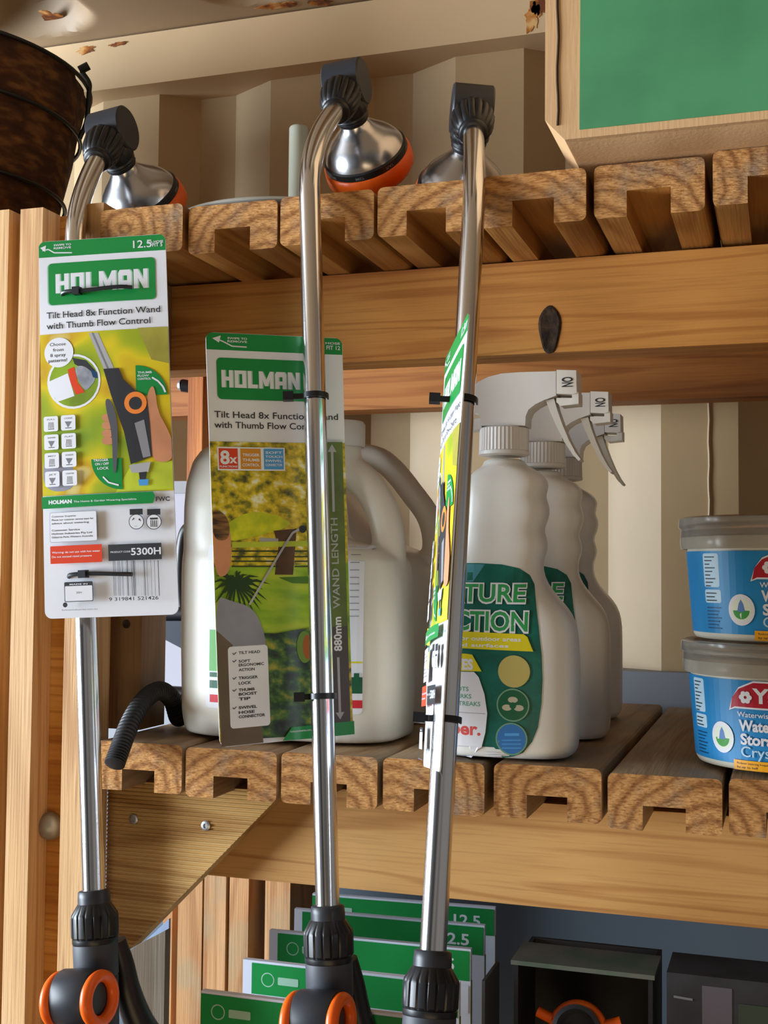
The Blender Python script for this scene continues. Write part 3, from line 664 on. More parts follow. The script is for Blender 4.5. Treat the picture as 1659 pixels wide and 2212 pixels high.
def layout_A():
    P = Print(); c = conv(QA); Q = lambda *pts: [c(*p) for p in pts]
    def R2(x0, y0, x1, y1, m, rad=0): a = c(x0, y0); b = c(x1, y1); P.rect(a[0], a[1], b[0], b[1], m, rad)
    def T(s, x0, y0, x1, hpx, m, b=.012, rot=0): a = c(x0, y0); k = CH/817; P.text(s, a[0], a[1], a[0]+(x1-x0)*CW/282, hpx*k, m, b, rot)
    k = CH/817
    # hanger band
    n = []; r = .0065
    P.poly([(0, CH-37*k), (CW, CH-37*k), (CW, CH-r)] + [(CW-r+r*math.cos(math.radians(a)), CH-r+r*math.sin(math.radians(a))) for a in range(15, 90, 15)] + [(CW-r, CH), (r, CH)] + [(r+r*math.cos(math.radians(a)), CH-r+r*math.sin(math.radians(a))) for a in range(105, 180, 15)] + [(0, CH-r)], GREEN)
    P.line(Q((92, 543), (105, 540), (118, 548), (157, 548)), .0011, WHITEC); P.poly(Q((87, 537), (100, 531), (98, 546)), WHITEC)
    T('SWIPE TO', 117, 533, 156, 4.5, WHITEC, .02); T('REMOVE', 117, 540, 156, 4.5, WHITEC, .02)
    T('12.5', 289, 538, 330, 17, WHITEC, .01); T('mm HOSE', 318, 527, 354, 5, WHITEC, .02); T('FIT 5', 330, 535, 352, 8, WHITEC, .02)
    # logo panel
    a = (22*k, CH-147*k); b = (260*k, CH-52*k); P.rect(a[0]*1.0-.0012, a[1]-.0004, b[0], b[1], mat('print_grey_green', '9dbfb0', rough=.4), .004); P.rect(a[0], a[1], b[0], b[1], GREEN, .004)
    P.block('HOLMAN', 38*k, CH-121*k, 243*k, 44*k, WHITEC, mat('print_pale_green', '9cc4ae', rough=.4))
    T('Tilt Head 8x Function Wand', 102, 698, 352, 14, INK, .008); T('with Thumb Flow Control', 102, 722, 331, 14, INK, .008)
    # photograph
    zp0, zp1 = CH-563*k, CH-212*k; P.rect(0, zp0, CW, zp1, FOLI)
    P.poly(Q((300, 720), (372, 716), (376, 800), (330, 790)), mat('print_olive', 'a8a040', rough=.45, noise=.15, nscale=30))
    P.poly(Q((95, 1075), (170, 1072), (160, 1010), (120, 990), (95, 1000)), mat('print_lilac', '9a9aa8', rough=.45, noise=.1, nscale=40))
    P.poly(Q((290, 1015), (379, 1008), (380, 1068), (255, 1076)), mat('print_lime', 'c9d838', rough=.45, noise=.15, nscale=30))
    P.poly(Q((195, 731), (216, 731), (252, 812), (232, 818)), SILVERP); P.poly(Q((202, 731), (206, 731), (242, 815), (238, 816)), GREYINK)
    # spray pattern bubble
    def D(x, y, r_, m): q = c(x, y); P.disc(q[0], q[1], r_*k, m)
    D(163, 838, 60, WHITEC); D(163, 838, 55, mat('print_leaf_green', '8aa81c', rough=.45, noise=.2, nscale=40))
    P.poly(Q((160, 786), (190, 792), (211, 815), (200, 820), (165, 800)), INK)
    P.poly(Q((107, 838), (150, 820), (165, 870), (128, 882), (112, 862)), WHITEC)
    P.poly(Q((150, 812), (164, 806), (172, 840), (188, 862), (168, 867), (156, 840)), RED)
    P.poly(Q((164, 806), (185, 803), (206, 820), (212, 835), (200, 850), (190, 860), (174, 840)), mat('print_steel', 'a8acb8', rough=.4, noise=.25, nscale=60)); P.poly(Q((200, 812), (214, 818), (216, 832), (206, 830)), NAVY)
    D(130, 774, 33, WHITEC)
    for i, (s, x0, x1) in enumerate((('Choose', 110, 146), ('from', 117, 141), ('8 spray', 111, 146), ('patterns!', 107, 149))): T(s, x0, 760+i*12, x1, 7, INK, .008)
    # quadrants
    for (x, y, a0, a1) in ((299, 870, 0, 90), (268, 1004, 180, 270)):
        q = c(x, y); P.disc(q[0], q[1], 66*k, GREEN, None, a0, a1)
    T('THUMB', 302, 822, 332, 4.5, WHITEC, .02); T('FLOW', 302, 829, 326, 4.5, WHITEC, .02); T('CONTROL', 302, 836, 330, 4.5, WHITEC, .02)
    P.line(Q((332, 830), (345, 838), (355, 850), (360, 862)), .0016, WHITEC)
    T('TRIGGER', 207, 1012, 240, 5, WHITEC, .02); T('ON / OFF', 211, 1020, 241, 5, WHITEC, .02); T('LOCK', 216, 1029, 241, 5, WHITEC, .02); P.line(Q((228, 1044), (240, 1056), (262, 1062)), .0014, WHITEC)
    # handle in the hand
    P.poly(Q((328, 850), (338, 850), (345, 905), (362, 935), (375, 965), (378, 1010), (335, 1014), (325, 960), (318, 890)), SKIN)
    for fy in (918, 935, 952, 968): P.poly(Q((226, fy-5), (236, fy-9), (250, fy-7), (252, fy+6), (238, fy+9), (227, fy+6)), SKIN)
    P.poly(Q((229, 812), (262, 810), (272, 835), (300, 862), (322, 878), (328, 930), (333, 1000), (288, 1018), (274, 950), (246, 870)), INK)
    P.poly(Q((233, 876), (247, 880), (262, 930), (258, 1035), (250, 1038), (248, 950), (236, 905)), mat('print_dark_grey', '55565c', rough=.45))
    P.poly(Q((296, 930), (316, 922), (330, 1000), (314, 1004)), mat('print_mid_grey', '8b8a8e', rough=.45)); P.poly(Q((284, 1020), (330, 1012), (325, 1034), (290, 1036)), SILVERP)
    P.poly(Q((305, 1035), (322, 1033), (320, 1050), (307, 1051)), INK); P.poly(Q((304, 1050), (326, 1049), (324, 1062), (306, 1063)), LBLUE)
    D(298, 886, 24, mat('print_orange', 'f28a3a', rough=.4)); D(298, 887, 14, INK)
    # pattern icons
    for r_ in range(4):
        for q in range(2):
            x0, y0 = 97+r_*1.4+q*39, 915+r_*39.5-q*2; R2(x0, y0, x0+33, y0+31, WHITEC, .0018)
            P.line(Q((x0+10, y0+27), (x0+24, y0+26.5)), .0006, INK); T(['FULL', 'CONE', 'SHOWER', 'FLAT', 'MIST', 'SOAKER', 'JET', 'CENTRE'][r_*2+q], x0+8, y0+8, x0+26, 3.2, GREYINK, .01)
            if (r_+q) % 2: P.poly(Q((x0+16, y0+26), (x0+9, y0+13), (x0+24, y0+13)), GREYINK)
            else:
                for j in range(4): P.line(Q((x0+11+j*3.5, y0+25), (x0+12+j*3, y0+12)), .0005, GREYINK)
    # lower strip
    P.poly(Q((94, 1087), (336, 1076), (340, 1084), (336, 1100), (95, 1112)), GREEN)
    T('HOLMAN', 110, 1102, 161, 7.5, WHITEC, .05); T('The Home & Garden Watering Specialists', 166, 1099, 300, 3.8, WHITEC, .01); T('FWC', 342, 1096, 371, 9, INK, .03)
    # back-of-pack information
    q0, q1 = c(112, 1120), c(217, 1178); P.rect(q0[0], q0[1], q1[0], q1[1], GREYINK, .0015); P.rect(q0[0]+.0003, q0[1]-.0003, q1[0]-.0003, q1[1]+.0003, WHITEC, .0013)
    for i, (s, x1) in enumerate((('Customer Enquiries', 170), ('Phone our customer service team for', 208), ('advice about watering', 198), ('', 0), ('Customer Service', 178), ('Holman Industries Pty Ltd', 204), ('Osborne Park, Western Australia', 206))):
        if s: T(s, 117, 1130+i*7.2, x1, 3.6, INK, .01)
    for x, w_ in ((301, 29), (338, 29)):
        D(x, 1139, 16, INK); D(x, 1139, 14.6, WHITEC); R2(x-14, 1113, x+14, 1124, INK)
    for a in range(3):
        q = c(301, 1139); an = a*2.094; P.poly([(q[0]+10*k*math.cos(an+j)*(1 if j in (0, .8) else .5), q[1]+10*k*math.sin(an+j)) for j in (0, .8, .4)], INK)
    R2(330, 1131, 346, 1134, INK); [R2(331+j*4, 1136, 333+j*4, 1150, INK) for j in range(4)]
    R2(114, 1190, 228, 1222, RED); T('Warning: do not use with hot water', 118, 1205, 222, 4, WHITEC, .01); T('Do not exceed rated pressure', 118, 1214, 204, 4, WHITEC, .01)
    R2(241, 1187, 355, 1216, INK); T('PRODUCT CODE', 246, 1204, 288, 3.4, WHITEC, .01); T('5300H', 290, 1208, 352, 14, WHITEC, .02)
    x = 252.; rnd = random.Random(3)
    while x < 349: w_ = rnd.choice((1, 1, 1.6, 2.4)); R2(x, 1219, min(x+w_, 350), 1291, INK); x += w_+rnd.choice((.9, 1.2, 2.2))
    T('9 319841 521426', 243, 1302, 346, 7, INK, .008)
    q0, q1 = c(146, 1264), c(209, 1302); P.rect(q0[0], q0[1], q1[0], q1[1], INK, .001); P.rect(q0[0]+.0006, q0[1]-.0035, q1[0]-.0006, q1[1]+.0006, WHITEC, .0008); T('20H', 172, 1287, 184, 4, GREYINK); T('MADE IN', 158, 1270, 196, 3, WHITEC)
    D(148, 1310, 5, INK); T('holmanindustries.com.au', 141, 1322, 216, 3.4, GREYINK, .01)
    return P
def layout_B():
    P = Print(); c = conv(QB); Q = lambda *pts: [c(*p) for p in pts]; k = CH/875
    def R2(x0, y0, x1, y1, m, rad=0): a = c(x0, y0); b = c(x1, y1); P.rect(a[0], a[1], b[0], b[1], m, rad)
    def T(s, x0, y0, x1, hpx, m, b=.012, rot=0): a = c(x0, y0); P.text(s, a[0], a[1], a[0]+(x1-x0)*CW/290, hpx*k, m, b, rot)
    def D(x, y, r_, m, ry=None): q = c(x, y); P.disc(q[0], q[1], r_*k, m, (ry or r_)*k)
    r = .0065
    P.poly([(0, CH-38*k), (CW, CH-38*k), (CW, CH-r)] + [(CW-r+r*math.cos(math.radians(a)), CH-r+r*math.sin(math.radians(a))) for a in range(15, 90, 15)] + [(CW-r, CH), (r, CH)] + [(r+r*math.cos(math.radians(a)), CH-r+r*math.sin(math.radians(a))) for a in range(105, 180, 15)] + [(0, CH-r)], GREEN)
    P.line(Q((468, 733), (480, 738), (500, 749), (531, 751)), .0011, WHITEC); P.poly(Q((458, 731), (476, 725), (472, 741)), WHITEC)
    T('SWIPE TO', 490, 733, 531, 4.5, WHITEC, .02); T('REMOVE', 490, 740, 531, 4.5, WHITEC, .02); T('HOSE', 702, 744, 734, 5, WHITEC, .02); T('FIT 12', 704, 756, 734, 9, WHITEC, .02)
    P.rect(21*k, CH-146*k, 262*k, CH-55*k, GREEN, .004); P.block('HOLMAN', 31*k, CH-120*k, 204*k, 38*k, WHITEC, mat('print_pale_green', '9cc4ae'))
    T('Tilt Head 8x Function Wand', 463, 908, 727, 14, INK, .008); T('with Thumb Flow Control', 463, 931, 690, 14, INK, .008)
    zt = CH-238*k
    P.rect(0, 0.004, CW, zt, TREE)
    P.rect(0, CH-560*k, CW, CH-505*k, LAWN); P.rect(0, CH-720*k, CW, CH-540*k, LAWN)
    P.poly(Q((478, 1150), (520, 1120), (560, 1113), (610, 1125), (632, 1145), (560, 1165), (500, 1180), (490, 1170)), LEAFY)
    P.poly(Q((590, 1155), (640, 1150), (632, 1250), (592, 1250), (600, 1190)), TRUNK); P.poly(Q((560, 1170), (600, 1172), (600, 1190), (560, 1190)), SILVERP)
    P.rect(c(500, 1190)[0], c(500, 1193)[1], c(740, 1190)[0], c(500, 1181)[1], mat('print_lime', 'c9d838'))
    for y in (1200, 1212, 1222, 1233): P.line(Q((500, y), (600, y-1)), .0011, FENCEP); P.line(Q((635, y-1), (730, y-2)), .0011, FENCEP)
    P.poly(Q((600, 1256), (740, 1250), (740, 1270), (630, 1268)), mat('print_mid_green', '4d7a1a'))
    rp_ = random.Random(5)
    for a in range(-80, 262, 11):
        q = Vector(c(508, 1270)); L2 = .012+.014*rp_.random() + (.006 if a < 10 else 0); d = Vector((math.cos(math.radians(a)), math.sin(math.radians(a))*.8)); n_ = Vector((-d.y, d.x))*.0007
        tip = q+d*L2+Vector((0, -.005)); P.poly([q-n_, q+d*L2*.6-n_*1.6, tip, q+d*L2*.6+n_*1.6, q+n_], PALMG)
    P.line(Q((645, 1152), (630, 1160), (605, 1200), (537, 1315)), .0019, SILVERP); D(652, 1152, 8, INK)
    P.poly(Q((462, 1372), (740, 1380), (740, 1585), (480, 1600)), BUSH); P.poly(Q((570, 1380), (740, 1350), (740, 1400), (570, 1450)), BUSH)
    for a in range(20, 170, 18):
        for bx0, by0 in ((610, 1520), (625, 1460), (640, 1555)):
            q = Vector(c(bx0, by0)); d = Vector((math.cos(math.radians(a)), math.sin(math.radians(a)))); n_ = Vector((-d.y, d.x))*.0009; P.poly([q-n_, q+d*.012-n_, q+d*.017, q+n_], mat('print_fern', '6f9038'), layer=60)
    D(655, 1404, 18, mat('print_fern', '6f9038'), 34); D(662, 1404, 12, mat('print_orange_brown', 'a85c1c', rough=.4), 26)
    # the person in the picture: head seen from behind, grey shirt
    P.poly(Q((452, 1125), (470, 1118), (490, 1130), (497, 1170), (498, 1225), (488, 1255), (464, 1256)), SKIN); P.poly(Q((455, 1115), (475, 1113), (494, 1135), (494, 1175), (470, 1180), (459, 1165)), HAIR)
    P.poly(Q((460, 1295), (500, 1308), (540, 1320), (560, 1350), (572, 1395), (568, 1415), (500, 1420), (480, 1600), (475, 1600)), SHIRT)
    P.poly(Q((466, 1370), (500, 1400), (520, 1500), (560, 1560), (565, 1604), (477, 1613)), mat('print_brown_trousers', '6a5a48', rough=.5, noise=.1, nscale=30))
    q0, q1 = c(490, 1405), c(580, 1568); P.rect(q0[0], q0[1], q1[0], q1[1], WHITEC, .003)
    for i, (s, x1, y) in enumerate((('TILT HEAD', 559, 1420), ('SOFT', 538, 1438), ('ERGONOMIC', 567, 1446), ('ACTION', 547, 1456), ('TRIGGER', 554, 1473), ('LOCK', 540, 1484), ('THUMB', 547, 1498), ('BOOST', 552, 1507), ('TIP', 538, 1517), ('SWIVEL', 552, 1535), ('HOSE', 547, 1545), ('CONNECTOR', 569, 1554))):
        T(s, 513, y, x1, 5.5, INK, .03)
    for y in (1421, 1437, 1473, 1498, 1535): P.line(Q((500, y-3), (503, y), (508, y-5)), .0006, INK)
    R2(467, 975, 613, 1026, WHITEC); R2(470, 978, 512, 1023, RED); R2(516, 978, 561, 1023, mat('print_ochre', 'd08a18')); R2(566, 978, 610, 1023, LBLUE)
    T('8', 474, 1012, 494, 28, WHITEC, .03); T('x', 493, 1010, 510, 18, WHITEC, .03); T('FUNCTIONS', 473, 1020, 510, 4, WHITEC, .02)
    for i, s in enumerate(('TRIGGER', 'THUMB', 'CONTROL')): T(s, 521, 995+i*11, 557, 6, WHITEC, .02)
    for i, s in enumerate(('SOFT', 'TOUCH', 'SWIVEL', 'CONNECTOR')): T(s, 570, 989+i*9, 606, 5, WHITEC, .02)
    # wand length scale on the right
    P.rect(CW-.0225, c(740, 1535)[1]-.014, CW-.0035, zt, mat('print_scale_strip', '5f7434', rough=.45, col2='4e5a34', noise=.2, nscale=30)); P.rect(CW-.0225, c(740, 1535)[1]-.018, CW-.0035, c(740, 1360)[1], mat('print_scale_strip_dark', '4c4344', rough=.45))
    xs = CW-.013
    P.line([(xs, c(720, 985)[1]), (xs, c(720, 1115)[1])], .0022, SILVERP); P.poly([(xs-.004, c(720, 985)[1]), (xs+.004, c(720, 985)[1]), (xs, c(720, 968)[1])], SILVERP)
    P.line([(xs, c(735, 1425)[1]), (xs, c(735, 1540)[1])], .0022, SILVERP); P.poly([(xs-.004, c(735, 1540)[1]), (xs+.004, c(735, 1540)[1]), (xs, c(735, 1555)[1])], SILVERP)
    y0 = c(735, 1412)[1]; P.text('880mm', xs+.0035, y0, xs+.0035+.029, .0068, WHITEC, .03, PI/2); P.text('WAND LENGTH', xs+.003, y0+.036, xs+.003+.078, .0062, SILVERP, .015, PI/2)
    P.poly(Q((605, 1600), (625, 1572), (762, 1558), (763, 1586), (758, 1588)), GREEN); T('holmanindustries.com.au', 622, 1583, 672, 4, WHITEC, .01)
    return P
def make_card(corners, lay, label, bow=.004, flip=1, ties=()):
    c0 = sum(corners, Vector())/4; base = bil(corners, .5, 1)
    n = (corners[1]-corners[0]).cross(corners[3]-corners[0]).normalized()
    if n.dot(CAM-c0) < 0: n = -n
    th = .0011
    def fn(x, y, l):
        u, v = x/CW, 1-y/CH; return bil(corners, u, v) - base + n*(l + bow*math.sin(PI*v)*math.sin(PI*u*.9)) 
    bm = bmesh.new(); NU, NV = 10, 26; r = .0065
    # rounded sheet: grid clipped by a rounded outline
    b2 = bmesh.new(); pts = []
    for cx, cy, a0 in ((CW-r, r, -90), (CW-r, CH-r, 0), (r, CH-r, 90), (r, r, 180)):
        for k in range(7): a = math.radians(a0+k*15); pts.append((cx+r*math.cos(a), cy+r*math.sin(a)))
    b2.faces.new([b2.verts.new((p[0], p[1], 0)) for p in pts])
    for g, ax, m_ in ((CW/NU, 0, NU), (CH/NV, 1, NV)):
        for k in range(1, m_):
            co = Vector((0, 0, 0)); co[ax] = k*g; no = Vector((0, 0, 0)); no[ax] = 1
            bmesh.ops.bisect_plane(b2, geom=b2.verts[:]+b2.edges[:]+b2.faces[:], plane_co=co, plane_no=no)
    mp = {v: bm.verts.new(fn(v.co.x, v.co.y, 0)) for v in b2.verts}; mk = {v: bm.verts.new(fn(v.co.x, v.co.y, -th)) for v in b2.verts}
    for f in b2.faces:
        bm.faces.new([mp[v] for v in f.verts]); g_ = bm.faces.new([mk[v] for v in reversed(f.verts)]); g_.material_index = 1
    for e in b2.edges:
        if len(e.link_faces) == 1: a, b = e.verts; bm.faces.new((mp[a], mp[b], mk[b], mk[a]))
    b2.free()
    lay.add_to(bm, fn, 2, gx=CW/NU, gy=CH/NV, lift=.000035, clip=(.0002, .0002, CW-.0002, CH-.0002))
    t = thing('packaging_card', label, 'product card', base, 'printed cards tied to the wands')
    me = bpy.data.meshes.new('printed_sheet'); bm.to_mesh(me); bm.free()
    for x in [WHITEC, mat('card_back_grey', '8c8780', rough=.6)] + lay.mats: me.materials.append(x)
    o = bpy.data.objects.new('printed_sheet', me); COL.objects.link(o); o.parent = t
    return t, fn, n
LA = layout_A(); LB = layout_B()
def zc_pts(Q, ds): return [at(p.x, p.y, D=d) for p, d in zip(Q, ds)]
def tie(parent, pts, head, hdir, r=.0016):
    """cable tie: strap loop plus square lock head, points relative to parent"""
    bm = bmesh.new(); sp = spline(pts, 8); n = len(sp)
    for i, p in enumerate(sp): pass
    tube(bm, sp, r, 8)
    for v in bm.verts: pass
    h = head; s = .0034
    q = hdir.to_track_quat('X', 'Z').to_matrix().to_4x4(); q.translation = h
    vs = bx(bm, (-.0035, -s, -s), (.0035, s, s)); 
    for v in vs: v.co = q @ v.co
    o = newmesh('cable_tie', bm, BLACK, 40, parent); o['label'] = 'black cable tie'; return o
C1 = zc_pts(QA, (1.135, 1.115, 1.045, 1.065)); c1, f1, n1 = make_card(C1, LA, 'white and green printed card hung in front of the leftmost wand', bow=.003)
for (hx, hy, ex, ey) in ((146, 641, 292, 632), (160, 1248, 292, 1247)):
    q = [inv_bil(QA, x, y) for x, y in ((hx-12, hy+4), (hx, hy), (hx+45, hy-2), (ex-30, ey), (ex, ey))]
    P3 = [f1(u*CW, (1-v)*CH, l) for (u, v), l in zip(q, (-.002, .004, .0055, .006, .0045))]
    tie(c1, P3, P3[1]*.4+P3[2]*.6, P3[2]-P3[1], .0019)
C2 = zc_pts(QB, (1.058, 1.094, 1.052, 1.012)); c2, f2, n2 = make_card(C2, LB, 'printed card with autumn garden picture behind the middle wand tube', bow=-.003)
C3 = [at(962, 775, D=1.045), at(1013, 672, D=.948), at(950, 1668, D=.868), at(914, 1655, D=.966)]
c3, f3, n3 = make_card(C3, LA, 'printed card seen almost edge-on, tied along the rightmost wand', bow=.004)
def ring_tie(parent, wandT, wandB, tpos, side, toward, rx, ry):
    base = parent.location; ctr = wandB.lerp(wandT, tpos); zv = (wandT-wandB).normalized()
    return base, ctr, zv
def loop_tie(parent, T, B_, py, head_off, rr=.0115, reach=None):
    # find the tube point at that image row
    best = min((abs((lambda q: 1106 - F_PX*(q-CAM).dot(_u)/(q-CAM).dot(_f))(B_.lerp(T, i/400)) - py), i) for i in range(401))[1]
    ctr = B_.lerp(T, best/400); zv = (T-B_).normalized()
    y = (ctr-CAM); y = (y - zv*y.dot(zv)).normalized(); x = y.cross(zv)
    pts = [ctr + x*(rr*math.cos(a)) + y*(rr*1.05*math.sin(a)) for a in [math.radians(q) for q in range(200, 380, 20)]]
    pts = [ctr + x*head_off - y*.004] + pts
    hp = ctr + x*head_off - y*.004
    bm = bmesh.new(); sp = [p-parent.location for p in spline(pts, 4)]
    rings = []
    for i, p in enumerate(sp):
        tn = (sp[min(i+1, len(sp)-1)]-sp[max(i-1, 0)]).normalized(); s_ = tn.cross(zv).normalized()
        rings.append([bm.verts.new(p + zv*a*.0024 + s_*b*.0007) for a, b in ((-1, -1), (1, -1), (1, 1), (-1, 1))])
    for A, B2_ in zip(rings, rings[1:]):
        for k in range(4): bm.faces.new((A[k], A[(k+1) % 4], B2_[(k+1) % 4], B2_[k]))
    bm.faces.new(rings[0]); bm.faces.new(rings[-1][::-1])
    vs = bx(bm, (-.0045, -.0035, -.0038), (.0045, .0035, .0038))
    for v in vs: v.co = hp - parent.location + x*v.co.x + y*v.co.y + zv*v.co.z
    o = newmesh('cable_tie', bm, BLACK, 30, parent); o['label'] = 'black cable tie'
for py, ho in ((857, -.023), (1505, -.019)): loop_tie(c2, T2, B2, py, ho)
for py, ho in ((868, -.023), (1557, -.020)): loop_tie(c3, T3, B3, py, ho)

# ---------------------------------------------------------------- coir basket
cb = at(-175, 300, Y=.27); t = thing('hanging_basket', 'dark brown coir lined basket with black wire hoops at the top left', 'basket', (cb.x, .27, .505))
bm = bmesh.new(); lathe(bm, [(.02, 0), (.13, .002), (.158, .03), (.170, .08), (.182, .14), (.194, .20), (.203, .25), (.208, .285), (.200, .292), (.190, .285), (.17, .16), (.10, .05), (.01, .04)], 72, mod=lambda a, i: 1+.012*math.sin(a*11+i)+.008*math.sin(a*23-i*2))
newmesh('coir_liner', bm, COIR, 70, t)
for r_, z in ((.167, .058), (.182, .128), (.200, .218), (.212, .282)):
    bm = bmesh.new(); torus(bm, r_+.003, .0028, Matrix.Translation((0, 0, z)), 72, 8); newmesh('wire_hoop', bm, WIRE, 60, t)
bm = bmesh.new(); qa = math.radians(22); cd = Vector((math.cos(qa), math.sin(qa), 0))
tube(bm, spline([cd*.206+Vector((0, 0, .305)), cd*.216+Vector((0, 0, .29)), cd*.216+Vector((0, 0, .275)), cd*.214+Vector((0, 0, .24)), cd*.205+Vector((0, 0, .215))], 6), .0032, 8)
tube(bm, [cd*.203+Vector((0, 0, .306)), cd*.215+Vector((0, 0, .313))], .0055, 10); newmesh('rim_clip', bm, WIRE, 60, t)

tag(box('side_shelf', (-1.2, .05, .455), (-.66, .50, .5045), W_SLAT_UP, None, .003), 'upper side board behind the left uprights, carrying the coir basket', 'shelf')
# ---------------------------------------------------------------- disc with stake tube on the upper shelf
pd = at(600, 415, Y=.10); px_ = at(648, 400, Y=.115)
dc = Vector((at(610, 400, Y=.115).x, .125, .5025))
t = thing('plastic_stand', 'pale plastic tube standing on a thin round disc, behind the middle wand', 'stand', dc)
bm = bmesh.new(); lathe(bm, [(.115, 0), (.118, .002), (.116, .005), (.09, .012), (.05, .020), (.02, .023)], 64); newmesh('round_plate', bm, mat('grey_white_plastic', 'b9bab2', rough=.4), 60, t)
sx = at(645, 300, Y=.125).x - dc.x
bm = bmesh.new(); lathe(bm, [(.026, .0), (.022, .008), (.0105, .012), (.0098, .013), (.0098, .088), (.0085, .090)], 36, Matrix.Translation((sx, 0, .022))); newmesh('upright_tube', bm, mat('pale_grey_green_plastic', 'bcc0b0', rough=.4), 60, t)

# ---------------------------------------------------------------- cardboard box
Yb = -.062
bl = at(1177, 290, Y=Yb).x; zb = .5052
t = thing('cardboard_box', 'large cardboard box with a green printed front overhanging the upper shelf at the right', 'box', (bl, Yb, zb))
bm = bmesh.new()
cr_ = .016
outline = [(0, cr_*1.1), (cr_, 0), (.42, 0), (.42, .36), (0, .36)]
prism(bm, outline, 0, .34); bevel(bm, .003, 2)
newmesh('carton', bm, CARDB, True, t)
bm = bmesh.new()
gx = at(1252, 200, Y=Yb).x-bl; gz = at(1245, 281, Y=Yb).z-zb
vs = [bm.verts.new((gx+.000, -.0008, gz)), bm.verts.new((.415, -.0008, gz)), bm.verts.new((.415, -.0008, .355)), bm.verts.new((gx+.002, -.0008, .355))]
bm.faces.new(vs); rr_ = bmesh.ops.extrude_face_region(bm, geom=bm.faces[:]); [setattr(g.co, 'y', .0002) for g in rr_['geom'] if isinstance(g, bmesh.types.BMVert)]
o = newmesh('printed_panel', bm, GPANEL, False, t); o['label'] = 'green printed panel'
bm = bmesh.new(); xs_ = at(1205, 150, Y=Yb).x-bl
tube(bm, [(xs_ + .0006*math.sin(i*1.3), -.0004, .012+i*.012) for i in range(29)], .0011, 6); newmesh('glued_seam', bm, CARDD, True, t)
# sagging bottom flap
bm = bmesh.new(); NXX = 26; R0 = []; R1 = []; R2_ = []
for i in range(NXX+1):
    x = .018 + .40*i/NXX; s_ = .0016*math.sin(i*1.1)+.001*math.sin(i*2.7)
    R0.append(bm.verts.new((x, .002, .001))); R1.append(bm.verts.new((x, .018, -.003+s_*.6))); R2_.append(bm.verts.new((x, .052, -.0012+s_*.15)))
for A, B_ in ((R0, R1), (R1, R2_)):
    for i in range(NXX): bm.faces.new((A[i], A[i+1], B_[i+1], B_[i]))
rr_ = bmesh.ops.extrude_face_region(bm, geom=bm.faces[:]); [setattr(g.co, 'z', g.co.z+.0012) for g in rr_['geom'] if isinstance(g, bmesh.types.BMVert)]
newmesh('bottom_flap', bm, CARDB, 60, t)

# ---------------------------------------------------------------- jugs
def baked(o, mods):
    for nm, ty, kw in mods:
        m_ = o.modifiers.new(nm, ty)
        for k, v in kw.items(): setattr(m_, k, v)
    bpy.context.view_layer.update(); dg = bpy.context.evaluated_depsgraph_get(); me = bpy.data.meshes.new_from_object(o.evaluated_get(dg)); o.modifiers.clear(); old = o.data; o.data = me; bpy.data.meshes.remove(old)
    for p in o.data.polygons: p.use_smooth = True
def sup_ring(bm, xl, xr_, y0, y1, z, n=3.6, seg=48):
    cx, cy, ax, ay = (xl+xr_)/2, (y0+y1)/2, (xr_-xl)/2, (y1-y0)/2; out = []
    for k in range(seg):
        a = 2*PI*k/seg; c, s = math.cos(a), math.sin(a)
        out.append(bm.verts.new((cx+ax*math.copysign(abs(c)**(2/n), c), cy+ay*math.copysign(abs(s)**(2/n), s), z)))
    return out
def loft(bm, rings):
    n = len(rings[0])
    for a, b in zip(rings, rings[1:]):
        for k in range(n): bm.faces.new((a[k], a[(k+1) % n], b[(k+1) % n], b[k]))
    bm.faces.new(rings[0][::-1]); bm.faces.new(rings[-1])
def make_jug(Yc, base_px, prof, handle, hr, neck, label, lab=True, dep=.066):
    o0 = Vector((at(base_px, 1600, Y=Yc).x, Yc, .0))
    t = thing('plastic_jug', label, 'jug', o0, 'white jugs on the lower shelf')
    bm = bmesh.new()
    rings = []
    for (pl, pr_, py, dk) in prof:
        a = at(pl, py, Y=Yc); b = at(pr_, py, Y=Yc); rings.append(sup_ring(bm, a.x-o0.x, b.x-o0.x, -dep*dk, dep*dk, max(0.0, (a.z+b.z)/2), 3.4))
    loft(bm, rings)
    hp = [at(x, y, Y=Yc)-o0 for x, y in handle]
    tube(bm, spline(hp, 8), hr, 20)
    nc = at(neck[0], neck[1], Y=Yc)-o0; lathe(bm, [(.023, nc.z-.03), (.021, nc.z), (.021, nc.z+.008)], 32, Matrix.Translation((nc.x, 0, 0)))
    body = newmesh('jug_body', bm, mat('jug_plastic', 'dedace', rough=.36, sss=.2), True, t)
    baked(body, [('r', 'REMESH', dict(mode='VOXEL', voxel_size=.0026)), ('s', 'SMOOTH', dict(factor=.6, iterations=9))])
    body.data.materials.clear(); body.data.materials.append(mat('jug_plastic', ''))
    bm = bmesh.new(); lathe(bm, [(.0235, nc.z+.004), (.0245, nc.z+.006), (.0245, nc.z+.026), (.0225, nc.z+.029)], 72, Matrix.Translation((nc.x, 0, 0)), mod=lambda a, i: 1+.015*math.sin(a*36))
    newmesh('screw_cap', bm, mat('cap_white', 'd6d5cf', rough=.4), 40, t)
    return t, o0, body
prof1 = [(470, 850, 1606, .80), (445, 868, 1600, .92), (428, 878, 1580, 1), (420, 882, 1540, 1), (418, 882, 1400, 1), (419, 880, 1250, 1), (421, 872, 1210, 1), (423, 850, 1190, .97), (424, 790, 1178, .95), (425, 738, 1160, .94), (426, 732, 1100, .93), (428, 728, 1050, .88), (437, 724, 1000, .75), (452, 715, 972, .6), (480, 700, 960, .45)]
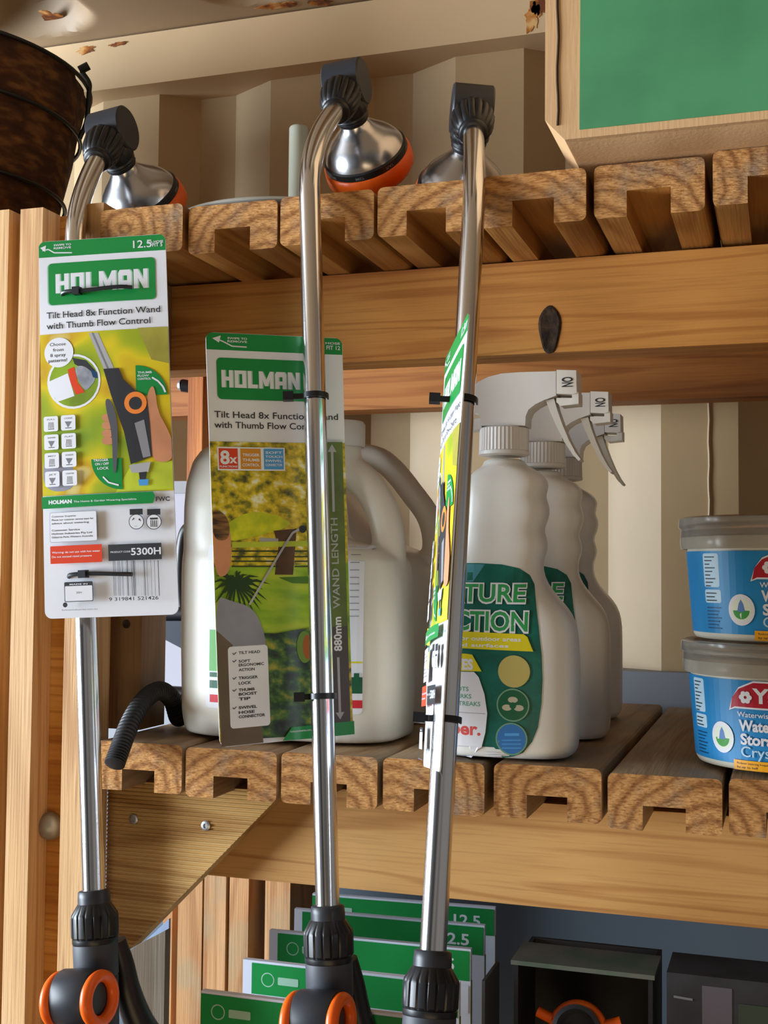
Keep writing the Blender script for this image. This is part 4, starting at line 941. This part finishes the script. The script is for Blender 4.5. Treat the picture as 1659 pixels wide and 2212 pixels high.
t1, o1, body1 = make_jug(.105, 650, prof1, [(700, 1000), (745, 1012), (790, 1045), (822, 1095), (838, 1150), (842, 1215)], .0165, (735, 975), 'front white plastic jug standing behind the middle card')
# jug label: wraps the front face
P_ = Print()
def jl(x, y): q = at(x, y, Y=.04)-o1; return (q.x, q.z)
def jr(x0, y0, x1, y1, m, rad=0): a = jl(x0, y0); b = jl(x1, y1); P_.rect(a[0], a[1], b[0], b[1], m, rad)
jr(448, 1175, 776, 1545, WHITEC, .004); jr(452, 1360, 470, 1450, mat('print_fresh_green', '6fb86a')); jr(452, 1500, 776, 1532, mat('print_jug_red', 'd02030')); jr(452, 1452, 776, 1500, DGREEN); jr(470, 1420, 776, 1434, YEL)
jr(452, 1462, 475, 1470, WHITEC); jr(760, 1455, 770, 1480, DGREEN)
for k, y in enumerate((1200, 1216, 1232, 1248, 1262, 1276, 1290, 1304, 1318, 1332)): 
    a = jl(752, y); P_.rect(a[0], a[1], a[0]+.008, a[1]+.0006, GREYINK)
bm = bmesh.new()
deps = {}
from mathutils.bvhtree import BVHTree
def surf_fn(body, off=Vector()):
    me = body.data; bv = BVHTree.FromPolygons([v.co.copy() for v in me.vertices], [tuple(p.vertices) for p in me.polygons])
    def fn(x, z, l):
        h = bv.ray_cast(Vector((x, -.5, z)), Vector((0, 1, 0)))
        if h[0] is None: return Vector((x, 0, z))
        return h[0] + h[1].normalized()*(.0004+l) if h[1].y < 0 else h[0]-h[1].normalized()*(.0004+l)
    return fn
P_.add_to(bm, surf_fn(body1), 0, gx=.006, gy=.012, lift=.0001)
newmesh('jug_label', bm, P_.mats, False, t1)
prof2 = [(640, 905, 1572, .8), (622, 925, 1566, .92), (610, 938, 1545, 1), (608, 942, 1500, 1), (608, 942, 1300, 1), (610, 938, 1225, 1), (614, 915, 1195, .97), (618, 860, 1175, .95), (620, 800, 1120, .93), (622, 745, 1060, .88), (630, 735, 1010, .75), (650, 720, 985, .55)]
t2, o2, body2 = make_jug(.27, 780, prof2, [(690, 990), (755, 982), (815, 990), (852, 1018), (890, 1065), (925, 1115), (938, 1165), (935, 1215)], .0135, (722, 985), 'rear white plastic jug with long sloping handle, right of the middle wand')

# ---------------------------------------------------------------- spray bottles
YB = .05
ob = Vector((at(1089, 1630, Y=YB).x, YB, 0))
def bl_(px, py): q = at(px, py, Y=YB)-ob; return (q.x, q.z)
def make_bottle(full=True):
    t = thing('spray_bottle', 'front white spray bottle with green label, largest of the three, right of the right wand', 'spray bottle', ob, 'spray bottles in a row')
    bm = bmesh.new(); rings = []
    rows = [(960, 1212, 1640, .80), (942, 1236, 1632, .92), (930, 1247, 1612, 1), (928, 1249, 1580, 1), (928, 1249, 1480, 1), (930, 1249, 1400, .98), (933, 1247, 1360, .95), (938, 1236, 1325, .90), (946, 1215, 1300, .85), (958, 1190, 1272, .80), (970, 1174, 1245, .76), (985, 1170, 1215, .73),
            (995, 1178, 1195, .72), (1000, 1183, 1175, .72), (1003, 1175, 1152, .72), (1006, 1173, 1142, .72), (1008, 1183, 1120, .72), (1009, 1187, 1100, .72), (1010, 1178, 1078, .72), (1011, 1177, 1068, .72), (1012, 1184, 1050, .70), (1015, 1180, 1035, .66), (1025, 1165, 1020, .58), (1040, 1145, 1010, .50), (1045, 1135, 1005, .46), (1046, 1132, 990, .45)]
    for pl, pr_, py, dk in rows:
        a = bl_(pl, py); b = bl_(pr_, py); cxx = (a[0]+b[0])/2; dd = .040*dk
        if py <= 1010: dd = (b[0]-a[0])/2
        rings.append(sup_ring(bm, a[0], b[0], -dd, dd, max(0, (a[1]+b[1])/2), 2.0 if py <= 1010 else (2.8 if py < 1300 else 3.2), 56))
    loft(bm, rings)
    body = newmesh('bottle_body', bm, WHITEP, True, t)
    baked(body, [('s', 'SUBSURF', dict(levels=1, render_levels=1))])
    cxx, zc = bl_(1089, 1000); _, zt = bl_(1089, 925); r_ = (bl_(1141, 960)[0]-bl_(1037, 960)[0])/2
    bm = bmesh.new(); lathe(bm, [(r_*.9, zc+.006), (r_*1.03, zc+.007), (r_*1.03, zc+.010), (r_, zc+.0105), (r_*.985, zt-.001), (r_*.93, zt)], 120, Matrix.Translation((cxx, 0, 0)), mod=lambda a, i: 1+(.018*math.sin(a*40) if 2 < i < 5 else 0))
    newmesh('screw_collar', bm, mat('sprayer_white', 'd9d6d2', rough=.4), 40, t)
    SW = MATS['sprayer_white']
    # sprayer shroud: side outline extruded and rounded
    ol = [(1024, 846), (1040, 830), (1062, 819), (1090, 812), (1130, 809), (1170, 808), (1207, 807), (1207, 859), (1199, 862), (1180, 869), (1162, 878), (1148, 889), (1142, 903), (1141, 923), (1044, 923), (1046, 908), (1040, 897), (1024, 893)]
    bm = bmesh.new(); prism(bm, [bl_(*p) for p in ol], -.0135, .0135); bevel(bm, .0045, 3, .35)
    newmesh('spray_head', bm, SW, 50, t)
    bm = bmesh.new(); prism(bm, [bl_(*p) for p in ((1020, 908), (1046, 906), (1046, 930), (1020, 932))], -.009, .009); bevel(bm, .002, 2); newmesh('rear_vent', bm, SW, True, t)
    bm = bmesh.new(); prism(bm, [bl_(*p) for p in ((1208, 804), (1250, 805), (1251, 853), (1243, 856), (1208, 855))], -.0135, .0135); bevel(bm, .0022, 2)
    # lip under the nozzle
    prism(bm, [bl_(*p) for p in ((1206, 863), (1250, 863), (1250, 876), (1215, 880), (1206, 872))], -.010, .010); prism(bm, [bl_(*p) for p in ((1240, 850), (1254, 850), (1254, 876), (1240, 876))], -.011, .011)
    noz = newmesh('nozzle', bm, mat('nozzle_white', 'e4e2dc', rough=.4), True, t)
    P2 = Print(); a = bl_(1218, 817); k_ = (bl_(1241, 817)[0]-a[0])
    # ON reads downwards: letters turned a quarter clockwise
    top = bl_(1220, 820); bot = bl_(1220, 841); P2.text('ON', top[0], top[1], top[0]+(top[1]-bot[1]), k_, INK, .02, -PI/2)
    bm = bmesh.new(); P2.add_to(bm, lambda x, y, l: Vector((x, -.0137-l, y)), 0); newmesh('nozzle_lettering', bm, P2.mats, False, noz)
    bm = bmesh.new(); path = [(1192, 866), (1200, 890), (1212, 920), (1228, 955), (1244, 982), (1256, 996)]
    left = [bl_(x-(9-7*i/5), y+2) for i, (x, y) in enumerate(path)]; right = [bl_(x+(9-7*i/5), y-2) for i, (x, y) in enumerate(path)]
    prism(bm, left+right[::-1], -.010, .010); bevel(bm, .0018, 2); newmesh('trigger', bm, mat('trigger_cream', 'cfcbc0', rough=.4), True, t)
    # label
    L2 = Print(); c = bl_; Q = lambda *pts: [c(*p) for p in pts]
    L2.poly(Q((940, 1240), (965, 1222), (1000, 1217), (1050, 1217), (1100, 1220), (1135, 1228), (1155, 1242), (1165, 1262), (1172, 1300), (1180, 1350), (1187, 1410), (1189, 1460), (1187, 1510), (1180, 1560), (1168, 1590), (1150, 1612), (1130, 1620), (1090, 1625), (1040, 1627), (970, 1624), (945, 1600), (938, 1500), (938, 1400)), TEALG)
    L2.poly(Q((942, 1240), (965, 1224), (1000, 1219), (1050, 1219), (1064, 1220), (1040, 1256), (944, 1256)), mat('print_teal_light', '4a8f9c', rough=.35))
    L2.text('NATURE', *c(945, 1297), c(1152, 1297)[0], .0155, WHITEC, .075, layer=30); L2.text('NATURE', *c(947, 1296), c(1150, 1297)[0], .0150, mat('print_turf_green', '2f9a52'), .022, layer=31)
    L2.text('ACTION', *c(966, 1356), c(1160, 1356)[0], .0165, WHITEC, .075, layer=30); L2.text('ACTION', *c(968, 1355), c(1158, 1356)[0], .0160, MATS['print_turf_green'], .022, layer=31)
    L2.poly(Q((940, 1356), (1150, 1366), (1158, 1372), (1170, 1402), (940, 1391)), YEL, 32)
    L2.text('remover for outdoor areas', *c(950, 1376), c(1145, 1376)[0], .0035, WHITEC, .02, layer=33); L2.text('and hard surfaces', *c(950, 1389), c(1120, 1389)[0], .003, WHITEC, .02, layer=33)
    L2.poly(Q((940, 1404), (1030, 1406), (1044, 1408), (1064, 1443), (940, 1440)), YEL, 32); L2.text('GLOVES', *c(960, 1436), c(1046, 1436)[0], .0085, WHITEC, .05, layer=33)
    L2.poly(Q((940, 1442), (1048, 1444), (1058, 1455), (1070, 1490), (1076, 1530), (1072, 1570), (1064, 1600), (1055, 1605), (1036, 1624), (975, 1622), (947, 1600)), WHITEC, 32)
    for i, (s, x1) in enumerate((('STAINS', 1020), ('AND SPOTS', 1037), ('TREE MARKS', 1043), ('ALGAE STREAKS', 1062))): L2.text(s, *c(965, 1466+i*15), c(x1, 1466)[0], .0036, mat('print_soft_green', '5fa389'), .02, layer=33)
    L2.text('amber.', *c(952, 1570), c(1062, 1570)[0], .0105, mat('print_coral', 'd8524c'), .03, layer=33)
    L2.line(Q((945, 1524), (1072, 1531)), .0004, GREYINK, 33)
    def D(x, y, r, m, ly): q = c(x, y); k = (c(x+r, y)[0]-q[0]); L2.disc(q[0], q[1], k, m, layer=ly)
    D(1131, 1443, 33, mat('print_khaki', 'bcae62', rough=.5), 33); D(1129, 1513, 34, mat('print_ring_green', '6e9a7c', rough=.5), 33); D(1129, 1513, 31, DGREEN, 34); D(1126, 1583, 33, MATS['print_ring_green'], 33); D(1126, 1583, 30, mat('print_badge_blue', '2c6fae', rough=.5), 34)
    for a in (90, 210, 330): q = c(1129, 1513); L2.disc(q[0]+.0058*math.cos(math.radians(a)), q[1]+.0045*math.sin(math.radians(a)), .0042, mat('print_badge_beige', 'b9b49a'), .0026, layer=35)
    D(1129, 1514, 7, DGREEN, 36)
    L2.line(Q((1112, 1574), (1142, 1574)), .0022, LBLUE, 35)
    for y in (1586, 1594, 1602): L2.line(Q((1106, y), (1146, y)), .0008, LBLUE, 35)
    L2.line(Q((1068, 1611), (1096, 1611)), .0009, WHITEC, 33); L2.line(Q((1068, 1617), (1104, 1617)), .0009, WHITEC, 33)
    bm = bmesh.new(); L2.add_to(bm, surf_fn(body), 0, gx=.007, gy=.010, lift=.000035); newmesh('bottle_label', bm, L2.mats, False, t)
    return t
def copy_tree(o, parent=None):
    c = o.copy(); COL.objects.link(c)
    if parent: c.parent = parent
    for ch in [x for x in bpy.data.objects if x.parent == o]: copy_tree(ch, c)
    return c
bt = make_bottle()
for (px, py, Y, lab) in ((1175, 975, .185, 'second white spray bottle, half hidden directly behind the front one'), (1217, 1005, .355, 'rearmost white spray bottle, darkest of the three, close to the wall')):
    q = at(px, py, Y=Y); c = copy_tree(bt); c.location = (q.x, Y, 0); c['label'] = lab

# ---------------------------------------------------------------- tubs
def make_tub(z0, rot, cx, cy, label):
    t = thing('lidded_tub', label, 'tub', (cx, cy, z0), 'stacked blue labelled tubs')
    rb, rt, h = .073, .079, .075
    bm = bmesh.new(); lathe(bm, [(.066, 0), (.071, .001), (rb, .004), (rt-.0008, h), (rt-.0008, h+.012), (rt-.003, h+.012), (rt-.003, h), (rb-.003, .006), (.01, .005)], 72); newmesh('tub_body', bm, CREAM, 50, t)
    bm = bmesh.new(); lathe(bm, [(rt+.0005, h+.001), (rt+.0045, h+.001), (rt+.0055, h+.006), (rt+.005, h+.018), (rt+.007, h+.020), (rt+.0065, h+.027), (rt+.003, h+.0285), (rt-.004, h+.027), (rt-.006, h+.024), (.01, h+.024), (.01, h+.022), (rt-.004, h+.022), (rt+.0005, h+.018)], 72, cap=False); newmesh('clear_lid', bm, LID, 50, t)
    bm = bmesh.new(); lathe(bm, [(.01, h+.010), (.06, h+.010), (rt-.004, h+.008)], 48, cap=False)
    newmesh('white_crystals', bm, mat('crystal_white', 'e6e0cc', rough=.8, bump=.6, bscale=200), 60, t)
    P = Print(); Rr = .077
    # x = arc length, 0 at front (facing -Y); y = height
    P.rect(-.13, .006, .13, h-.001, BLUE)
    x0 = -.062+rot
    P.rect(x0-.012, .044, x0+.006, .072, mat('print_tub_pale', 'b9d8ea'), .002); P.rect(x0-.012, .031, x0+.007, .042, MATS['print_tub_pale'], .002)
    for i in range(9): P.line([(x0-.010, .069-i*.003), (x0-.010+.012-.003*(i % 3), .069-i*.003)], .0009, INK)
    for i in range(3): P.line([(x0-.010, .039-i*.003), (x0+.002-.002*(i % 2), .039-i*.003)], .0009, INK)
    for i in range(7): P.line([(x0-.010, .027-i*.0028), (x0+.006-.002*(i % 3), .027-i*.0028)], .0008, NAVY)
    bx0 = x0+.026; P.disc(bx0, .026, .0115, WHITEC, .0128); P.disc(bx0, .026, .0092, mat('print_badge_pale', 'e2ecd8')); P.disc(bx0, .0255, .0072, mat('print_leaf', '3d9a3c'), None, 180, 360); P.poly([(bx0-.0035, .0245), (bx0+.0035, .0245), (bx0+.002, .031), (bx0, .0345), (bx0-.002, .031)], mat('print_drop_blue', '5a82c4'))
    lx = x0+.036
    for m, g in ((WHITEC, .0014), (CRIM, 0)):
        P.poly([(lx-g, .0505-g), (lx+.004, .0525-g), (lx+.08+g, .0525-g), (lx+.085+g, .0505-g), (lx+.078, .065), (lx+.066, .0725+g), (lx+.02, .0725+g), (lx+.008, .067+g), (lx+.002, .060)], m)
    for a in range(0, 360, 60): P.disc(lx+.0135+.0032*math.cos(math.radians(a)), .0605+.0032*math.sin(math.radians(a)), .0021, WHITEC, layer=44)
    P.text('Yates', lx+.019, .0565, lx+.060, .0115, WHITEC, .03)
    P.text('Waterwise', lx+.006, .0445, lx+.034, .0042, WHITEC, .01); P.text('Water', lx+.007, .0335, lx+.036, .0085, WHITEC, .035); P.text('Storage', lx+.008, .0225, lx+.046, .0085, WHITEC, .035); P.text('Crystals', lx+.008, .0125, lx+.050, .0085, MATS['print_tub_pale'], .006)
    P.rect(lx+.001, .0015, lx+.07, .0095, AMB); P.text('Reduces watering frequency', lx+.004, .0063, lx+.034, .0016, INK, .01); P.text('by up to half', lx+.004, .0032, lx+.022, .0016, INK, .01)
    bm = bmesh.new(); P.add_to(bm, lambda x, y, l: Vector(((rb+(rt-rb)*y/h+.0003+l)*math.sin(x/Rr), -(rb+(rt-rb)*y/h+.0003+l)*math.cos(x/Rr), y)), 0, gx=.006, lift=.00004)
    newmesh('printed_label', bm, P.mats, False, t)
    return t
tp = at(1695, 1600, Y=.085)
make_tub(.0, -.017, tp.x, .085, 'lower blue labelled tub of the stack at the right edge')
make_tub(.1045, .004, tp.x-.002, .086, 'upper blue labelled tub with cloudy lid at the right edge')

# ---------------------------------------------------------------- hose and black tool at the back left
hp = [at(247, 1652, Y=-.035), at(262, 1610, Y=-.02), at(283, 1558, Y=.005), at(312, 1512, Y=.04), at(345, 1492, Y=.07), at(372, 1512, Y=.095), at(386, 1550, Y=.11)]
q = at(395, 1555, Y=.15); hp += [Vector((q.x, .15, .018)), Vector((q.x+.03, .22, .011))]
bm = bmesh.new(); sp = spline(hp, 22); tube(bm, sp, lambda i: .0086+.0009*(1 if (i % 3) else -1), 20)
tag(newmesh('ribbed_hose', bm, HOSE, 30), 'black ribbed hose arching over the left end of the lower shelf', 'hose')
# pale storage crate behind, with a grey rim
a = at(350, 1045, Y=.50); b_ = at(470, 1045, Y=.50)
t = thing('storage_crate', 'pale plastic crate with grey rim behind the left jug', 'crate', ((a.x+b_.x)/2, .47, .002))
w2 = (b_.x-a.x)/2; hz = at(400, 1062, Y=.45).z
bm = bmesh.new(); bx(bm, (-w2, -.02, 0), (w2, .06, hz-.004)); bevel(bm, .006, 3); newmesh('crate_body', bm, mat('pale_lilac_plastic', 'a6a6b2', rough=.4), True, t)
bm = bmesh.new(); bx(bm, (-w2-.004, -.024, hz-.004), (w2+.004, .064, hz+.012)); bevel(bm, .003, 2); newmesh('crate_rim', bm, mat('rim_grey', '8a8c90', rough=.45), True, t)
# black loppers / tool
tb = at(400, 1330, Y=.30); t = thing('garden_tool', 'black plastic tool with a loop handle behind the left jug', 'tool', (tb.x, .30, .003))
o_ = Vector((tb.x, .30, .003))
lp = [(398, 1335), (392, 1260), (394, 1190), (402, 1150), (418, 1140), (440, 1145), (455, 1190), (458, 1260), (450, 1335)]
bm = bmesh.new(); tube(bm, spline([at(x, y, Y=.30)-o_ for x, y in lp], 8), .0085, 14); newmesh('loop_handle', bm, BLACK, 60, t)
bm = bmesh.new(); tube(bm, [at(290, 1325, Y=.30)-o_, at(455, 1325, Y=.30)-o_], .0115, 20); newmesh('cross_bar', bm, BLACK, 60, t)
bm = bmesh.new(); prism(bm, [((at(x, y, Y=.30)-o_).x, (at(x, y, Y=.30)-o_).z) for x, y in ((362, 1340), (440, 1340), (440, 1402), (410, 1398), (372, 1378), (360, 1362))], -.022, .022); bevel(bm, .006, 3); newmesh('grip', bm, mat('navy_plastic', '1c2636', rough=.45), 50, t)
bm = bmesh.new(); tube(bm, [at(440, 1330, Y=.30)-o_, Vector(((at(450, 1330, Y=.30)-o_).x, 0, 0))], .009, 12); tube(bm, spline([Vector(((at(312, 1480, Y=.30)-o_).x, 0, .008)), Vector(((at(450, 1480, Y=.30)-o_).x, 0, .008))], 4), .008, 12); newmesh('foot_bar', bm, BLACK, 60, t)
# black rod end on the rear beam
p = at(404, 838, Y=.44); bm = bmesh.new(); tube(bm, [Vector((-.002, 0, .002)), Vector((.05, .012, -.006))], .0085, 20)
tr_ = thing('rod_end', 'short black rod end with grey tip between the left and middle cards', 'rod', (p.x, .43, p.z)); newmesh('sleeve', bm, BLACK, 60, tr_)
bm = bmesh.new(); lathe(bm, [(.0080, 0), (.0075, .003), (.004, .006), (.0006, .0068)], 20, Matrix.Translation((-.002, 0, .002)) @ Matrix.Rotation(-PI/2, 4, 'Y')); newmesh('tip', bm, STEEL, 60, tr_)

# ---------------------------------------------------------------- green packs in the lower bay
specs = [(675, 1930, 1074, 1961, 'rearmost and highest green topped pack in the lower bay', False),
         (636, 1963, 1052, 2000, 'second green topped pack from the back, white corner showing', True),
         (582, 2009, 1020, 2051, 'middle green topped pack of the staggered row', True),
         (525, 2072, 1000, 2125, 'fourth green topped pack, just above the front one', True),
         (435, 2140, 960, 2205, 'frontmost and lowest green topped pack, darkest green', False)]
ZT = -.2
for i, (xa, ya, xb, yb, lab, edge) in enumerate(specs):
    A = at(xa, ya, Z=ZT+.0); B_ = at(xb, yb, Z=ZT)
    d = (B_-A); Wd = .205; d.normalize(); B_ = A + d*Wd; nrm = Vector((d.y, -d.x, 0))
    if nrm.y > 0: nrm = -nrm
    t = thing('retail_pack', lab, 'pack', (A.x, A.y, ZT-.27), 'green topped packs in the lower bay')
    t.rotation_euler = (0, 0, math.atan2(d.y, d.x)); H_ = .27; th = .006
    bm = bmesh.new(); bx(bm, (0, 0, 0), (Wd, th, H_)); bevel(bm, .0015, 1); newmesh('carton', bm, [mat('pack_white', 'd6dcec', rough=.4)], False, t)
    P = Print(); e0 = .009 if edge else .0
    P.rect(e0, H_-.030, Wd-.001, H_-.002, GREEN); P.text('12.5', Wd-.045, H_-.021, Wd-.016, .011, WHITEC, .02)
    P.disc(e0+.016, H_-.016, .0065, mat('print_pale_green', '')); P.disc(e0+.016, H_-.016, .0055, GREEN); P.rect(e0+.026, H_-.0195, e0+.046, H_-.0125, mat('print_pale_green', ''), .001)
    P.rect(.022, H_-.076, Wd*.62, H_-.040, GREEN, .004); P.block('HOLMAN', .028, H_-.068, .11, .016, WHITEC)
    P.rect(.004, .004, Wd-.004, H_-.10, mat('print_paving', 'b9ad8a', rough=.5, col2='6f8a4a', noise=.2, nscale=30))
    if i == 2: P.rect(.085, H_-.060, Wd-.002, H_-.034, MATS['pack_white']); P.text('360°', .092, H_-.056, .132, .015, INK, .03)
    if i == 4: P.rect(0, H_-.034, Wd, H_-.031, MATS['pack_white'])
    bm = bmesh.new(); P.add_to(bm, lambda x, y, l: Vector((x, -l-.0003, y)), 0, lift=.00006); newmesh('printed_front', bm, P.mats, False, t)
    bm = bmesh.new(); bx(bm, (Wd-.0005, .001, .01), (Wd+.0006, th-.001, H_-.03)); newmesh('side_print', bm, mat('print_side_olive', '7a7a14', rough=.5), False, t)
# weathered grey board and bluish sheet at the left
a = at(268, 2100, Y=.18); b_ = at(356, 2100, Y=.18)
o0 = Vector((a.x, .18, -.75))
pts = [((at(x, y, Y=.18)-o0).x, (at(x, y, Y=.18)-o0).z) for x, y in ((272, 2060), (300, 2040), (335, 2022), (357, 2010))]
bm = bmesh.new(); prism(bm, [(pts[0][0], 0), *pts, (pts[-1][0], 0)], 0, .012)
tag(newmesh('grey_board', bm, wood('weathered_grey', 'a8a090', '8d8575', '6f6858', 'Z'), False, None, o0), 'weathered grey board with ragged top standing behind the brace', 'board')
q = [at(290, 2055, Y=.20), at(365, 1985, Y=.20)]
bm = bmesh.new(); o0 = Vector((q[0].x, .20, q[0].z-.06)); prism(bm, [(0, 0), (q[1].x-o0.x, 0), (q[1].x-o0.x, q[1].z-o0.z), (0, .06)], 0, .004)
tag(newmesh('plastic_sheet', bm, mat('pale_blue_sheet', '9fb4d4', rough=.4), False, None, o0), 'pale blue sheet edge showing above the grey board', 'sheet')

# ---------------------------------------------------------------- dark cartons in the lower right
def obox(lab, xa, ya, xb, yb, Y, dep, m, zb_=-.75, opened=False):
    A = at(xa, ya, Y=Y); B_ = at(xb, yb, Y=Y); zt_ = (A.z+B_.z)/2; Wd = B_.x-A.x; H_ = zt_-zb_
    t = thing('carton_box', lab, 'box', (A.x, Y, zb_)); 
    return t, A, B_, zt_, Wd, H_
DK = mat('black_card', '16151a', rough=.7); DK2 = mat('dark_grey_card', '34343a', rough=.7, noise=.2, nscale=30)
t, A, B_, zt_, Wd, H_ = obox('black open carton with a pale printed top flap and an orange clamp inside', 1110, 2085, 1410, 2105, .10, .2, DK)
bm = bmesh.new()
bx(bm, (0, 0, 0), (.004, .085, H_)); bx(bm, (Wd-.004, 0, 0), (Wd, .085, H_)); bx(bm, (.004, .081, 0), (Wd-.004, .085, H_)); bx(bm, (.004, 0, 0), (Wd-.004, .081, .004)); newmesh('carton', bm, DK, False, t)
bm = bmesh.new(); bx(bm, (-.002, -.004, H_-.001), (Wd+.002, .055, H_+.003)); o = newmesh('top_flap', bm, mat('flap_grey_print', '6a6660', rough=.7, col2='4a5c4c', noise=.2, nscale=25), False, t); o['label'] = 'pale printed top flap'
bm = bmesh.new(); bx(bm, (-.03, .0, H_-.17), (-.027, .06, H_-.02)); newmesh('side_flap', bm, mat('flap_dim', '4a4a4a', rough=.7), False, t)
ct = at(1255, 2165, Y=.13); t2_ = thing('pipe_clamp', 'orange winged clamp around a dark pipe inside the black carton', 'clamp', (ct.x, .122, ct.z-.025))
bm = bmesh.new(); q = Matrix.Rotation(math.radians(65), 4, 'X'); lathe(bm, [(.021, -.022), (.022, .022), (.018, .024), (.017, 0)], 48, q); newmesh('pipe', bm, CHARD, 50, t2_)
bm = bmesh.new(); torus(bm, .0240, .0038, q @ Matrix.Translation((0, 0, .010)), 48, 10)
for s in (-1, 1): tube(bm, [q @ Vector((s*.024, .008, .010)), q @ Vector((s*.038, .013, .010))], .0048, 12)
newmesh('clamp_ring', bm, ORANGE, 50, t2_)
t, A, B_, zt_, Wd, H_ = obox('dark grey printed carton at the lower right corner', 1440, 2100, 1700, 2128, .09, .2, DK2)
bm = bmesh.new(); bx(bm, (0, 0, 0), (Wd, .06, H_)); bevel(bm, .002, 1); newmesh('carton', bm, DK2, False, t)
P = Print(); P.rect(.03, H_-.055, .055, H_-.008, mat('print_dim_lilac', '5a5664')); P.rect(.06, H_-.05, .10, H_-.02, mat('print_dim_green', '263a30')); P.line([(.006, H_-.02), (.022, H_-.021)], .002, GREYINK)
bm = bmesh.new(); P.add_to(bm, lambda x, y, l: Vector((x, -.0003-l, y)), 0); newmesh('printed_front', bm, P.mats, False, t)
# shelf board carrying the lower bay goods
tag(box('base_shelf', (-1.0, -.02, -.77), (.3, .5, -.751), W_STUD, None, .002), 'low shelf board carrying the packs and cartons', 'shelf')
